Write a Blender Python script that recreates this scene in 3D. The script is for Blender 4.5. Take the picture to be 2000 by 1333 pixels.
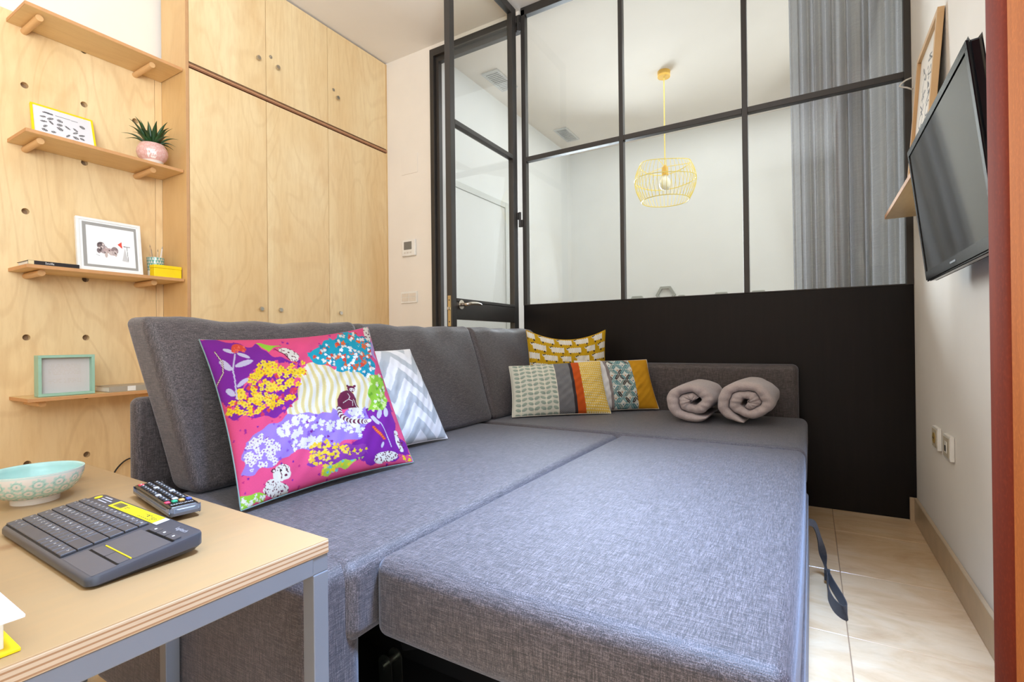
import bpy, bmesh, math, random
import numpy as np
from mathutils import Vector, Matrix
random.seed(7); RNG = np.random.default_rng(11)
for o in list(bpy.data.objects): bpy.data.objects.remove(o)
SC = bpy.context.scene; COL = SC.collection
PI = math.pi

# ------------------------------------------------------------------ camera, world, lights, exposure
CAMPOS = (0.0, 0.0, 0.85); FPX = 982.12
def cam_axes():
    yaw, pit, rol = [math.radians(a) for a in (30.7424, 0.1945, -0.6224)]
    f = np.array([-math.sin(yaw)*math.cos(pit), math.cos(yaw)*math.cos(pit), math.sin(pit)])
    r = np.array([math.cos(yaw), math.sin(yaw), 0.0]); u = np.cross(r, f)
    return r*math.cos(rol)+u*math.sin(rol), -r*math.sin(rol)+u*math.cos(rol), f
cr, cu_, cf = cam_axes()
cd = bpy.data.cameras.new('camera'); cam = bpy.data.objects.new('camera', cd); COL.objects.link(cam)
cd.sensor_fit = 'HORIZONTAL'; cd.sensor_width = 36.0; cd.lens = 36.0*FPX/2000.0; cd.clip_start = 0.02
cam.matrix_world = Matrix(((cr[0], cu_[0], -cf[0], CAMPOS[0]), (cr[1], cu_[1], -cf[1], CAMPOS[1]), (cr[2], cu_[2], -cf[2], CAMPOS[2]), (0, 0, 0, 1)))
SC.camera = cam

w = bpy.data.worlds.new('world'); SC.world = w; w.use_nodes = True
w.node_tree.nodes['Background'].inputs[0].default_value = (0.84, 0.92, 1.0, 1)
w.node_tree.nodes['Background'].inputs[1].default_value = 1.9

def area(name, loc, target, sx, sy, power, color, spread=180):
    l = bpy.data.lights.new(name, 'AREA'); l.shape = 'RECTANGLE'; l.size = sx; l.size_y = sy
    l.energy = power; l.color = color; l.spread = math.radians(spread)
    o = bpy.data.objects.new(name, l); COL.objects.link(o); o.location = loc
    o.rotation_euler = (Vector(target)-Vector(loc)).to_track_quat('-Z', 'Y').to_euler()
    return o
# added key and fill lamps, plus daylight through the window of the far room
area('added_bed_key', (0.12, 0.80, 2.70), (-0.30, 1.02, 0.46), 0.5, 0.5, 34, (0.40, 0.60, 1.0), 54)  # added cool key floating above the bed, no such lamp in the room
area('added_upper_fill', (0.40, -0.65, 2.00), (-1.5, 0.55, 3.5), 1.7, 1.7, 64, (0.80, 0.90, 1.0), 128)  # added fill, aimed up to brighten ceiling and wardrobe
area('added_rear_fill', (-2.1, 5.45, 2.0), (0.1, 2.0, 1.6), 0.9, 1.3, 37, (0.84, 0.92, 1.0), 100)  # added fill shining out through the glass; the rear wall has no window
area('bedroom_daylight', (0.30, 4.75, 2.0), (-2.2, 3.3, 1.3), 1.4, 1.8, 7, (0.92, 0.97, 1.0))
area('added_bedroom_downlight', (-0.9, 4.5, 3.10), (-0.9, 4.5, 0.0), 2.4, 1.6, 11, (0.95, 0.98, 1.0))  # added unseen downlight that evens out the bedroom walls
SC.view_settings.view_transform = 'Standard'; SC.view_settings.look = 'None'
SC.view_settings.gamma = 1.0; SC.view_settings.use_curve_mapping = False
SC.view_settings.exposure = 0.46

# ------------------------------------------------------------------ colour and materials
def lin(c):
    c = np.asarray(c, float)
    return np.where(c <= 0.04045, c/12.92, ((c+0.055)/1.055)**2.4)
def L(r, g, b): return tuple(float(x) for x in lin(np.array([r, g, b])/255.0))+(1.0,)
class NT:
    def __init__(s, name):
        s.m = bpy.data.materials.new(name); s.m.use_nodes = True; s.t = s.m.node_tree
        s.b = s.t.nodes['Principled BSDF']; s.out = s.t.nodes['Material Output']
    def n(s, typ, **kw):
        q = s.t.nodes.new(typ)
        for k, v in kw.items(): setattr(q, k, v)
        return q
    def l(s, a, b): s.t.links.new(a, b)
    def setin(s, node, sock, v):
        if hasattr(v, 'is_linked') or hasattr(v, 'links'): s.l(v, node.inputs[sock])
        else: node.inputs[sock].default_value = v
    def coord(s, scale=(1, 1, 1), rand=False):
        tc = s.n('ShaderNodeTexCoord'); mp = s.n('ShaderNodeMapping'); mp.inputs['Scale'].default_value = scale
        src = tc.outputs['Object']
        if rand:
            oi = s.n('ShaderNodeObjectInfo'); va = s.n('ShaderNodeVectorMath', operation='MULTIPLY_ADD')
            cm = s.n('ShaderNodeCombineXYZ')
            for k in range(3): s.l(oi.outputs['Random'], cm.inputs[k])
            s.l(cm.outputs[0], va.inputs[0]); va.inputs[1].default_value = (17.3, 9.1, 23.7); s.l(src, va.inputs[2]); src = va.outputs[0]
        s.l(src, mp.inputs[0]); return mp.outputs[0]
    def noise(s, vec, scale, detail=3, rough=0.5, dist=0.0):
        q = s.n('ShaderNodeTexNoise'); s.l(vec, q.inputs['Vector'])
        q.inputs['Scale'].default_value = scale; q.inputs['Detail'].default_value = detail
        q.inputs['Roughness'].default_value = rough; q.inputs['Distortion'].default_value = dist
        return q.outputs['Fac']
    def ramp(s, fac, stops):
        q = s.n('ShaderNodeValToRGB'); s.l(fac, q.inputs[0]); e = q.color_ramp.elements
        while len(e) < len(stops): e.new(0.5)
        for el, (p, c) in zip(e, stops):
            el.position = p; el.color = c if len(c) == 4 else tuple(c)+(1,)
        return q.outputs[0]
    def mix(s, fac, a, b, mode='MIX'):
        q = s.n('ShaderNodeMix', data_type='RGBA', blend_type=mode)
        s.setin(q, 0, fac); s.setin(q, 6, a); s.setin(q, 7, b); return q.outputs[2]
    def math(s, op, a, b=0.0):
        q = s.n('ShaderNodeMath', operation=op); s.setin(q, 0, a); s.setin(q, 1, b); return q.outputs[0]
    def bump(s, h, strength=0.2, dist=0.002):
        q = s.n('ShaderNodeBump'); s.l(h, q.inputs['Height']); q.inputs['Strength'].default_value = strength
        q.inputs['Distance'].default_value = dist; s.l(q.outputs[0], s.b.inputs['Normal'])
    def col(s, v): s.setin(s.b, 'Base Color', v)
    def rough(s, v): s.setin(s.b, 'Roughness', v)
MATS = {}
def plain(name, c, rough=0.5, metal=0.0, var=0.04, vs=30.0, spec=0.5, coat=0.0):
    if name in MATS: return MATS[name]
    t = NT(name); c4 = L(*c); v = t.noise(t.coord(), vs, 3)
    lo = tuple(max(0, x*(1-var)) for x in c4[:3]); hi = tuple(min(1, x*(1+var)) for x in c4[:3])
    t.col(t.ramp(v, [(0.3, lo), (0.7, hi)])); t.rough(rough); t.b.inputs['Metallic'].default_value = metal
    t.b.inputs['Specular IOR Level'].default_value = spec; t.b.inputs['Coat Weight'].default_value = coat
    MATS[name] = t.m; return t.m
def birch(name, tone=(242, 217, 170), dark=(228, 192, 138), axis='z', figure=0.5, rough=0.42):
    if name in MATS: return MATS[name]
    t = NT(name)
    sc = {'z': (1, 1, 0.16), 'y': (1, 0.16, 1), 'x': (0.16, 1, 1)}[axis]
    sc2 = {'z': (1.5, 1.5, 0.45), 'y': (1.5, 0.45, 1.5), 'x': (0.45, 1.5, 1.5)}[axis]
    cl = t.noise(t.coord(sc2, True), 1.8, 3, 0.55, 0.5)
    st = t.noise(t.coord(sc, True), 55, 4, 0.6)
    ctr = t.math('SINE', t.math('MULTIPLY', t.noise(t.coord(sc2, True), 1.5, 2, 0.45, 0.9), 70.0))
    fl = t.noise(t.coord((1, 1, 1), True), 3.2, 3, 0.6, 0.8)
    a = t.mix(t.ramp(cl, [(0.32, (0, 0, 0)), (0.72, (1, 1, 1))]), L(*tone), L(*dark))
    a = t.mix(t.math('MULTIPLY', t.ramp(ctr, [(0.55, (0, 0, 0)), (1.0, (1, 1, 1))]), 0.25*figure), a, L(190, 142, 90))
    a = t.mix(t.math('MULTIPLY', t.ramp(st, [(0.42, (0, 0, 0)), (0.75, (1, 1, 1))]), 0.22), a, L(198, 152, 98))
    a = t.mix(t.math('MULTIPLY', t.ramp(fl, [(0.55, (0, 0, 0)), (0.8, (1, 1, 1))]), 0.42*figure), a, L(208, 152, 90))
    vo = t.n('ShaderNodeTexVoronoi'); t.l(t.coord((1, 1, 0.8), True), vo.inputs['Vector']); vo.inputs['Scale'].default_value = 2.3
    a = t.mix(t.math('MULTIPLY', t.ramp(vo.outputs['Distance'], [(0.012, (1, 1, 1)), (0.045, (0, 0, 0))]), 0.6), a, L(130, 84, 44))
    t.col(a); t.rough(rough); t.bump(st, 0.05, 0.001); t.b.inputs['Coat Weight'].default_value = 0.08
    MATS[name] = t.m; return t.m
def ply_edge(name, n=9, scale=0.02):
    if name in MATS: return MATS[name]
    t = NT(name); tc = t.n('ShaderNodeTexCoord'); sp = t.n('ShaderNodeSeparateXYZ'); t.l(tc.outputs['Object'], sp.inputs[0])
    wv = t.math('SINE', t.math('MULTIPLY', sp.outputs[2], 2*PI/scale))
    st = t.noise(t.coord((0.4, 0.4, 6)), 30, 4, 0.6)
    a = t.mix(t.ramp(wv, [(0.35, (0, 0, 0)), (0.65, (1, 1, 1))]), L(196, 170, 138), L(158, 118, 80))
    a = t.mix(t.math('MULTIPLY', t.ramp(st, [(0.55, (0, 0, 0)), (0.7, (1, 1, 1))]), 0.35), a, L(150, 104, 70))
    t.col(a); t.rough(0.6); MATS[name] = t.m; return t.m
def weave(name, gloss=0.55, base=(69, 61, 60), hi=(116, 105, 104), lo=(35, 30, 29), s=1.0):
    if name in MATS: return MATS[name]
    t = NT(name)
    h1 = t.noise(t.coord((7*s, 150*s, 150*s)), 5, 2, 0.6); h2 = t.noise(t.coord((150*s, 7*s, 150*s)), 5, 2, 0.6)
    h3 = t.noise(t.coord((150*s, 150*s, 7*s)), 5, 2, 0.6)
    f = t.math('ADD', t.math('ADD', h1, h2), h3); f = t.math('DIVIDE', f, 3.0)
    c = t.ramp(f, [(0.40, L(*lo)), (0.50, L(*base)), (0.60, L(*hi))])
    big = t.noise(t.coord(), 2.5, 3)
    c = t.mix(t.math('MULTIPLY', t.ramp(big, [(0.35, (0, 0, 0)), (0.7, (1, 1, 1))]), 0.12), c, L(*lo))
    t.col(c); t.rough(gloss); t.b.inputs['Specular IOR Level'].default_value = 0.5
    t.b.inputs['Sheen Weight'].default_value = 0.25; t.b.inputs['Sheen Tint'].default_value = (0.78, 0.86, 1.0, 1); t.bump(f, 0.5, 0.0025)
    MATS[name] = t.m; return t.m
def printed(name, rough=0.85, cloth=True, k=0.58):
    if name in MATS: return MATS[name]
    t = NT(name); a = t.n('ShaderNodeAttribute'); a.attribute_name = 'print'
    n = t.noise(t.coord((1, 1, 1)), 420 if cloth else 60, 2)
    c = t.mix(0.10 if cloth else 0.02, a.outputs['Color'], t.ramp(n, [(0.3, (0.35, 0.35, 0.35)), (0.7, (1, 1, 1))]), 'MULTIPLY')
    if cloth: c = t.mix(1.0, c, (k, k, k, 1), 'MULTIPLY')
    t.col(c); t.rough(rough); t.b.inputs['Specular IOR Level'].default_value = 0.2 if cloth else 0.5
    if cloth: t.bump(n, 0.12, 0.001)
    MATS[name] = t.m; return t.m
def glass(name='clear_glass', tint=(0.97, 0.985, 0.975)):
    if name in MATS: return MATS[name]
    t = NT(name); t.t.nodes.remove(t.b)
    tr = t.n('ShaderNodeBsdfTransparent'); tr.inputs[0].default_value = tint+(1,)
    gl = t.n('ShaderNodeBsdfGlossy'); gl.inputs['Roughness'].default_value = 0.0
    n = t.noise(t.coord(), 3.0, 2); t.l(t.ramp(n, [(0.3, (0.96, 0.97, 0.97)), (0.7, (1, 1, 1))]), gl.inputs[0])
    fr = t.n('ShaderNodeFresnel'); fr.inputs[0].default_value = 1.45
    mx = t.n('ShaderNodeMixShader'); t.l(tr.outputs[0], mx.inputs[1]); t.l(gl.outputs[0], mx.inputs[2])
    ge = t.n('ShaderNodeNewGeometry'); t.l(t.math('MULTIPLY', fr.outputs[0], t.math('SUBTRACT', 1.0, ge.outputs['Backfacing'])), mx.inputs[0])
    t.l(mx.outputs[0], t.out.inputs[0]); MATS[name] = t.m; return t.m
def marble():
    t = NT('beige_marble_tile')
    n1 = t.noise(t.coord((1, 2.2, 1), True), 3.0, 6, 0.62, 1.2); n2 = t.noise(t.coord((1, 2.5, 1), True), 9, 5, 0.6, 0.6)
    c = t.ramp(n1, [(0.3, L(216, 178, 136)), (0.5, L(228, 195, 154)), (0.75, L(236, 210, 174))])
    c = t.mix(t.math('MULTIPLY', t.ramp(n2, [(0.5, (0, 0, 0)), (0.75, (1, 1, 1))]), 0.3), c, L(186, 152, 116))
    t.col(c); t.rough(0.14); MATS['tile'] = t.m; return t.m
def redwood(name, a=(196, 116, 52), b=(160, 84, 34)):
    if name in MATS: return MATS[name]
    t = NT(name); s1 = t.noise(t.coord((1, 1, 0.05)), 60, 4, 0.6); s2 = t.noise(t.coord((1, 1, 0.12)), 12, 3, 0.5, 0.4)
    s3 = t.noise(t.coord((1, 1, 0.6)), 260, 2)
    c = t.mix(t.ramp(s2, [(0.3, (0, 0, 0)), (0.7, (1, 1, 1))]), L(*a), L(*b))
    c = t.mix(t.math('MULTIPLY', t.ramp(s1, [(0.4, (0, 0, 0)), (0.7, (1, 1, 1))]), 0.35), c, L(*[x*0.8 for x in b]))
    c = t.mix(t.math('MULTIPLY', t.ramp(s3, [(0.5, (0, 0, 0)), (0.7, (1, 1, 1))]), 0.25), c, L(*[min(255, x*1.15) for x in a]))
    t.col(c); t.rough(0.75); t.b.inputs['Specular IOR Level'].default_value = 0.12; MATS[name] = t.m; return t.m
def blackwood():
    t = NT('black_panel_wood'); s1 = t.noise(t.coord((1, 1, 0.06)), 50, 4, 0.6); s2 = t.noise(t.coord(), 1.6, 3)
    c = t.mix(t.math('MULTIPLY', t.ramp(s1, [(0.4, (0, 0, 0)), (0.7, (1, 1, 1))]), 0.5), L(19, 15, 14), L(27, 21, 19))
    t.col(c); t.rough(t.ramp(s2, [(0.3, (0.34,)*3), (0.7, (0.44,)*3)])); t.bump(s1, 0.05, 0.001); t.b.inputs['Specular IOR Level'].default_value = 0.22; return t.m

M_WALL = plain('warm_white_paint', (236, 226, 213), 0.9, 0, 0.02, 4)
M_WALLR = plain('soft_white_paint', (240, 235, 228), 0.85, 0, 0.02, 4)
M_CEIL = plain('ceiling_white', (240, 233, 224), 0.95, 0, 0.015, 3)
M_FAR = plain('bedroom_white', (238, 239, 238), 0.9, 0, 0.015, 3)
M_GROUT = plain('grout', (150, 122, 96), 0.9)
M_TILE = marble()
M_SKIRT = plain('beige_marble_skirting', (196, 172, 140), 0.3, 0, 0.08, 14)
M_BIRCH = birch('birch_veneer'); M_BIRCHY = birch('birch_shelf', (234, 202, 146), (218, 178, 120), 'y', 0.5)
M_BIRCHP = birch('birch_wall_panel', (242, 215, 166), (230, 194, 138), 'z', 0.7)
M_BIRCHS = birch('birch_side', (228, 192, 134), (212, 170, 112), 'z', 0.4)
M_TABLE = birch('table_birch', (176, 146, 104), (167, 136, 95), 'y', 0.15, 0.4)
M_EDGE = ply_edge('ply_edge', scale=0.0062); M_EDGET = ply_edge('table_ply_edge', scale=0.0062)
M_EDGED = plain('brown_ply_line', (140, 92, 62), 0.6)
M_DOWEL = birch('dowel_beech', (228, 184, 128), (212, 162, 106), 'x', 0.1)
M_STEEL = plain('black_steel', (50, 46, 43), 0.4, 0.0, 0.06, 8)
M_BLACKW = blackwood()
M_NICKEL = plain('satin_nickel', (196, 188, 176), 0.28, 1.0)
M_BRASS = plain('brushed_brass_plate', (190, 172, 132), 0.35, 0.9)
M_GREYST = plain('grey_painted_steel', (116, 119, 124), 0.38, 0.0, 0.03, 10)
M_FAB = weave('grey_woven_fabric'); M_BLKFAB = weave('charcoal_strap', 0.8, (58, 54, 54), (84, 80, 80), (36, 32, 32), 2.0)
M_DARK = plain('dark_underframe', (26, 22, 21), 0.8)
M_CLOTH = printed('printed_cloth'); M_CLOTH2 = printed('printed_cotton', k=0.84); M_PAPER = printed('printed_paper', 0.45, False); M_CERAM = printed('printed_ceramic', 0.15, False)
M_WHITE = plain('white_plastic', (236, 232, 224), 0.35); M_BONE = plain('bone_plastic', (205, 194, 172), 0.4)
M_BLACKP = plain('black_gloss_plastic', (16, 15, 16), 0.18); M_SCREEN = plain('tv_screen', (10, 11, 13), 0.06, 0, 0.0, 5, 0.6)
M_GLASS = glass()
M_YEL = plain('yellow_lacquer', (238, 200, 60), 0.4); M_BYEL = plain('bright_yellow_card', (250, 216, 20), 0.45)
M_BLACKTXT = plain('black_ink', (28, 26, 26), 0.6); M_WHITETXT = plain('white_ink', (235, 235, 235), 0.6)

# ------------------------------------------------------------------ object helpers
WL = {}
def props(o, label=None, cat=None, group=None, kind=None):
    if label: o['label'] = label
    if cat: o['category'] = cat
    if group: o['group'] = group
    if kind: o['kind'] = kind
    return o
def thing(name, label, cat, loc, group=None, kind=None):
    o = bpy.data.objects.new(name, None); COL.objects.link(o); o.location = loc; o.empty_display_size = 0.05
    WL[o] = Vector(loc); return props(o, label, cat, group, kind)
class MB:
    """collects geometry in world coordinates"""
    def __init__(s): s.bm = bmesh.new()
    def box(s, a, b, bev=0.0, seg=2):
        vs = bmesh.ops.create_cube(s.bm, size=1.0)['verts']
        for v in vs:
            v.co = Vector([(a[k]+b[k])/2 + v.co[k]*(b[k]-a[k]) for k in range(3)])
        if bev > 0:
            es = list({e for v in vs for e in v.link_edges})
            bmesh.ops.bevel(s.bm, geom=es, offset=bev, segments=seg, affect='EDGES', profile=0.5)
        return s
    def obox(s, c, half, ax, bev=0.0, seg=2):
        vs = bmesh.ops.create_cube(s.bm, size=2.0)['verts']; A = [Vector(a).normalized() for a in ax]; c = Vector(c)
        for v in vs: v.co = c + sum((A[k]*(v.co[k]*half[k]) for k in range(3)), Vector())
        if bev > 0:
            es = list({e for v in vs for e in v.link_edges}); bmesh.ops.bevel(s.bm, geom=es, offset=bev, segments=seg, affect='EDGES', profile=0.5)
        return s
    def cyl(s, p0, p1, r, n=16, r2=None, caps=True):
        p0 = Vector(p0); p1 = Vector(p1); d = (p1-p0); z = d.normalized()
        x = z.orthogonal().normalized(); y = z.cross(x); r2 = r if r2 is None else r2
        A = [s.bm.verts.new(p0+(x*math.cos(2*PI*k/n)+y*math.sin(2*PI*k/n))*r) for k in range(n)]
        B = [s.bm.verts.new(p1+(x*math.cos(2*PI*k/n)+y*math.sin(2*PI*k/n))*r2) for k in range(n)]
        for k in range(n): s.bm.faces.new((A[k], A[(k+1) % n], B[(k+1) % n], B[k]))
        if caps: s.bm.faces.new(A[::-1]); s.bm.faces.new(B)
        return s
    def tube(s, pts, r, n=8, closed=False):
        P = [Vector(p) for p in pts]; rings = []; N = len(P); up = None
        for i, p in enumerate(P):
            a = P[(i-1) % N] if (closed or i > 0) else p; b = P[(i+1) % N] if (closed or i < N-1) else p
            t = (b-a).normalized()
            if up is None: up = t.orthogonal().normalized()
            up = (up - t*up.dot(t)).normalized(); y = t.cross(up)
            rr = r[i] if isinstance(r, (list, tuple)) else r
            rings.append([s.bm.verts.new(p+(up*math.cos(2*PI*k/n)+y*math.sin(2*PI*k/n))*rr) for k in range(n)])
        for i in range(N if closed else N-1):
            A, B = rings[i], rings[(i+1) % N]
            for k in range(n): s.bm.faces.new((A[k], A[(k+1) % n], B[(k+1) % n], B[k]))
        if not closed: s.bm.faces.new(rings[0][::-1]); s.bm.faces.new(rings[-1])
        return s
    def lathe(s, c, prof, n=32):
        rings = []
        for (r, z) in prof:
            rings.append([s.bm.verts.new((c[0]+max(r, 1e-5)*math.cos(2*PI*k/n), c[1]+max(r, 1e-5)*math.sin(2*PI*k/n), c[2]+z)) for k in range(n)])
        for A, B in zip(rings, rings[1:]):
            for k in range(n): s.bm.faces.new((A[k], A[(k+1) % n], B[(k+1) % n], B[k]))
        return s
    def poly(s, pts): s.bm.faces.new([s.bm.verts.new(p) for p in pts]); return s
    def prism(s, pts, vec):
        v = Vector(vec); A = [s.bm.verts.new(p) for p in pts]; B = [s.bm.verts.new(Vector(p)+v) for p in pts]; n = len(A)
        s.bm.faces.new(A[::-1]); s.bm.faces.new(B)
        for k in range(n): s.bm.faces.new((A[k], A[(k+1) % n], B[(k+1) % n], B[k]))
        return s
    def soft(s, a, b, r, n=14, bulge=None, warp=None):
        """rounded upholstery block; bulge = {'+z': amount}; warp(np Nx3) -> Nx3"""
        a = np.array(a, float); b = np.array(b, float); c = (a+b)/2; h = (b-a)/2; r = min(r, h.min()*0.98)
        th = np.tan(np.linspace(0, PI/4, 5))*r; ax = []
        for k in range(3):
            inner = h[k]-r
            m = np.linspace(-inner, inner, n+1); ax.append(np.concatenate([-(inner+th[:0:-1]), m, inner+th[1:]]))
        pts, faces = [], []
        for k in range(3):
            i, j = (k+1) % 3, (k+2) % 3
            for sg in (-1, 1):
                U, V = np.meshgrid(ax[i], ax[j], indexing='ij'); P = np.zeros(U.shape+(3,)); P[..., i] = U; P[..., j] = V; P[..., k] = sg*h[k]
                q = np.clip(P, -(h-r), h-r); d = P-q; P = q+d/np.linalg.norm(d, axis=-1, keepdims=True)*r
                base = len(pts)*0+sum(len(x) for x in pts); pts.append(P.reshape(-1, 3)); nu, nv = U.shape
                for x in range(nu-1):
                    for y in range(nv-1):
                        f = (base+x*nv+y, base+(x+1)*nv+y, base+(x+1)*nv+y+1, base+x*nv+y+1)
                        faces.append(f if sg > 0 else f[::-1])
        P = np.concatenate(pts); U = P/h
        for key, amt in (bulge or {}).items():
            k = 'xyz'.index(key[1]); sg = 1 if key[0] == '+' else -1; i, j = (k+1) % 3, (k+2) % 3
            P[:, k] += sg*amt*np.clip(1-U[:, i]**2, 0, 1)**0.6*np.clip(1-U[:, j]**2, 0, 1)**0.6*np.clip(sg*U[:, k]*1.5-0.5, 0, 1)
        P = P+c
        if warp: P = warp(P)
        vs = [s.bm.verts.new(p) for p in P]
        for f in faces: s.bm.faces.new([vs[q] for q in f])
        bmesh.ops.remove_doubles(s.bm, verts=vs, dist=1e-5); return s
    def build(s, name, mat, parent=None, smooth=False, label=None, kind=None, shift=True):
        bmesh.ops.recalc_face_normals(s.bm, faces=s.bm.faces[:]) if len(s.bm.faces) else None
        me = bpy.data.meshes.new(name)
        if parent is not None: off = WL[parent]
        else:
            P = np.array([v.co for v in s.bm.verts]); off = Vector(((P[:, 0].min()+P[:, 0].max())/2, (P[:, 1].min()+P[:, 1].max())/2, P[:, 2].min()))
        for v in s.bm.verts: v.co -= off
        s.bm.to_mesh(me); s.bm.free()
        return link(name, me, mat, parent, off, smooth, label, kind)
def link(name, me, mat, parent, off, smooth=False, label=None, kind=None):
    if mat is not None and not me.materials: me.materials.append(mat)
    if smooth:
        me.shade_smooth()
        if smooth == 'auto':
            me.set_sharp_from_angle(angle=math.radians(40))
    o = bpy.data.objects.new(name, me); COL.objects.link(o)
    if parent is not None: o.parent = parent; WL[o] = Vector(WL[parent])
    else: o.location = off; WL[o] = Vector(off)
    if label: o['label'] = label
    if kind: o['kind'] = kind
    return o
def instance(name, me, mat, parent, pos):
    if not me.materials: me.materials.append(mat)
    o = bpy.data.objects.new(name, me); COL.objects.link(o); o.parent = parent; o.location = Vector(pos)-WL[parent]; WL[o] = Vector(pos); return o
def box(name, a, b, mat, parent=None, bev=0.0, **k): return MB().box(a, b, bev).build(name, mat, parent, **k)
def sheet(name, P, mat, parent, rgb=None, smooth=True, thick=None):
    """grid of points P[nu,nv,3] -> mesh (optionally with a print colour per vertex)"""
    nu, nv = P.shape[:2]; off = np.array(WL[parent]); V = (P.reshape(-1, 3)-off)
    idx = np.arange(nu*nv).reshape(nu, nv)
    F = np.stack([idx[:-1, :-1], idx[1:, :-1], idx[1:, 1:], idx[:-1, 1:]], -1).reshape(-1, 4)
    me = bpy.data.meshes.new(name); me.vertices.add(len(V)); me.vertices.foreach_set('co', V.astype(np.float32).ravel())
    me.loops.add(F.size); me.loops.foreach_set('vertex_index', F.astype(np.int32).ravel())
    me.polygons.add(len(F)); me.polygons.foreach_set('loop_start', np.arange(0, F.size, 4, dtype=np.int32))
    me.update(calc_edges=True); me.validate()
    if rgb is not None:
        at = me.color_attributes.new('print', 'FLOAT_COLOR', 'POINT')
        c = np.ones((nu*nv, 4), np.float32); c[:, :3] = lin(rgb.reshape(-1, 3)); at.data.foreach_set('color', c.ravel())
    return link(name, me, mat, parent, WL[parent], smooth)
def quadgrid(TL, TR, BR, BL, nu, nv):
    u = np.linspace(0, 1, nu)[:, None, None]; v = np.linspace(0, 1, nv)[None, :, None]   # v=0 top
    TL, TR, BR, BL = [np.array(p, float) for p in (TL, TR, BR, BL)]
    return (1-v)*((1-u)*TL+u*TR)+v*((1-u)*BL+u*BR)
def UV(nu, nv): return np.meshgrid(np.linspace(0, 1, nu), np.linspace(0, 1, nv), indexing='ij')
def inpoly(X, Y, poly):
    r = np.zeros(X.shape, bool); n = len(poly)
    for i in range(n):
        x1, y1 = poly[i]; x2, y2 = poly[(i+1) % n]
        if y1 == y2: continue
        c = ((y1 > Y) != (y2 > Y)) & (X < (x2-x1)*(Y-y1)/(y2-y1)+x1); r ^= c
    return r
def ell(X, Y, cx, cy, rx, ry, rot=0.0):
    c, s = math.cos(math.radians(rot)), math.sin(math.radians(rot)); dx, dy = X-cx, Y-cy
    return ((dx*c+dy*s)/rx)**2+((-dx*s+dy*c)/ry)**2 < 1
def stroke(X, Y, pts, w):
    r = np.zeros(X.shape, bool)
    for (x1, y1), (x2, y2) in zip(pts, pts[1:]):
        dx, dy = x2-x1, y2-y1; t = np.clip(((X-x1)*dx+(Y-y1)*dy)/max(dx*dx+dy*dy, 1e-9), 0, 1)
        r |= (X-x1-t*dx)**2+(Y-y1-t*dy)**2 < (w/2)**2
    return r
def paint(img, mask, c): img[mask] = np.array(c)/255.0
def canvas(nu, nv, c): return np.ones((nu, nv, 3))*np.array(c)/255.0
def text_geo(mb, body, origin, ux, uy, size, depth=0.0):
    cu = bpy.data.curves.new('t', 'FONT'); cu.body = body; cu.size = 1.0; cu.align_x = 'CENTER'; cu.align_y = 'CENTER'; cu.resolution_u = 2
    ob = bpy.data.objects.new('t', cu); COL.objects.link(ob)
    dg = bpy.context.evaluated_depsgraph_get(); me = bpy.data.meshes.new_from_object(ob.evaluated_get(dg))
    o = Vector(origin); ux = Vector(ux).normalized()*size; uy = Vector(uy).normalized()*size
    vs = [mb.bm.verts.new(o+ux*v.co.x+uy*v.co.y) for v in me.vertices]
    for p in me.polygons:
        try: mb.bm.faces.new([vs[i] for i in p.vertices])
        except ValueError: pass
    bpy.data.objects.remove(ob); bpy.data.curves.remove(cu); bpy.data.meshes.remove(me); return mb

# ------------------------------------------------------------------ the setting
RW = 0.417          # right wall
PY = 2.997          # partition plane
CH = 3.13           # ceiling height
BACKY = 5.65        # back wall of the bedroom
floor = thing('floor', 'polished beige marble tile floor beside the sofa bed', None, (-1.4, 2.0, -0.1), kind='structure')
box('grout_bed', (-3.4, -1.6, -0.1), (0.6, BACKY+0.1, -0.003), M_GROUT, floor)
tile_cache = {}
xs = [-3.2]+[0.082+0.467*k for k in range(-7, 1)]+[RW]; ys = [-1.6]+[1.723+0.467*k for k in range(-7, 3)]+[2.985]
xs = [x for i, x in enumerate(xs) if i == 0 or x-xs[i-1] > 0.03]
for i in range(len(xs)-1):
    for j in range(len(ys)-1):
        k = (round(xs[i+1]-xs[i], 3), round(ys[j+1]-ys[j], 3))
        if k not in tile_cache:
            m = MB().box((0.001, 0.001, -0.02), (k[0]-0.001, k[1]-0.001, 0.0), 0.0012, 1); me = bpy.data.meshes.new('tile'); m.bm.to_mesh(me); m.bm.free(); tile_cache[k] = me
        instance('tile', tile_cache[k], M_TILE, floor, (xs[i], ys[j], 0))
box('ceiling', (-3.4, -1.6, CH), (0.6, BACKY+0.1, CH+0.1), M_CEIL, kind='structure', label='plain white ceiling')
box('wall_left', (-3.36, -1.6, 0), (-3.235, 3.1, CH), M_WALL, kind='structure', label='beige painted wall above the birch wall panel')
box('wall_right', (RW, 0.95, 0), (RW+0.12, BACKY+0.1, CH), M_WALLR, kind='structure', label='white painted wall behind the television')
box('wall_back', (-3.235, PY, 0), (-2.47, PY+0.10, CH), M_WALL, kind='structure', label='narrow beige wall between wardrobe and glass door')
box('wall_near', (-3.3, -1.7, 0), (0.6, -1.6, CH), M_WALL, kind='structure', label='painted wall behind the camera')
box('trim_1', (-2.47, PY, 3.085), (-1.70, PY+0.1, CH), M_WALL, kind='structure', label='strip of wall above the door head')
box('wall_bedroom_left', (-2.60, PY+0.10, 0), (-2.5, BACKY, CH), M_FAR, kind='structure', label='white bedroom wall beyond the open door')
box('wall_bedroom_back', (-2.6, BACKY, 0), (0.6, BACKY+0.1, CH), M_FAR, kind='structure', label='white rear wall of the room behind the glass')
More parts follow.
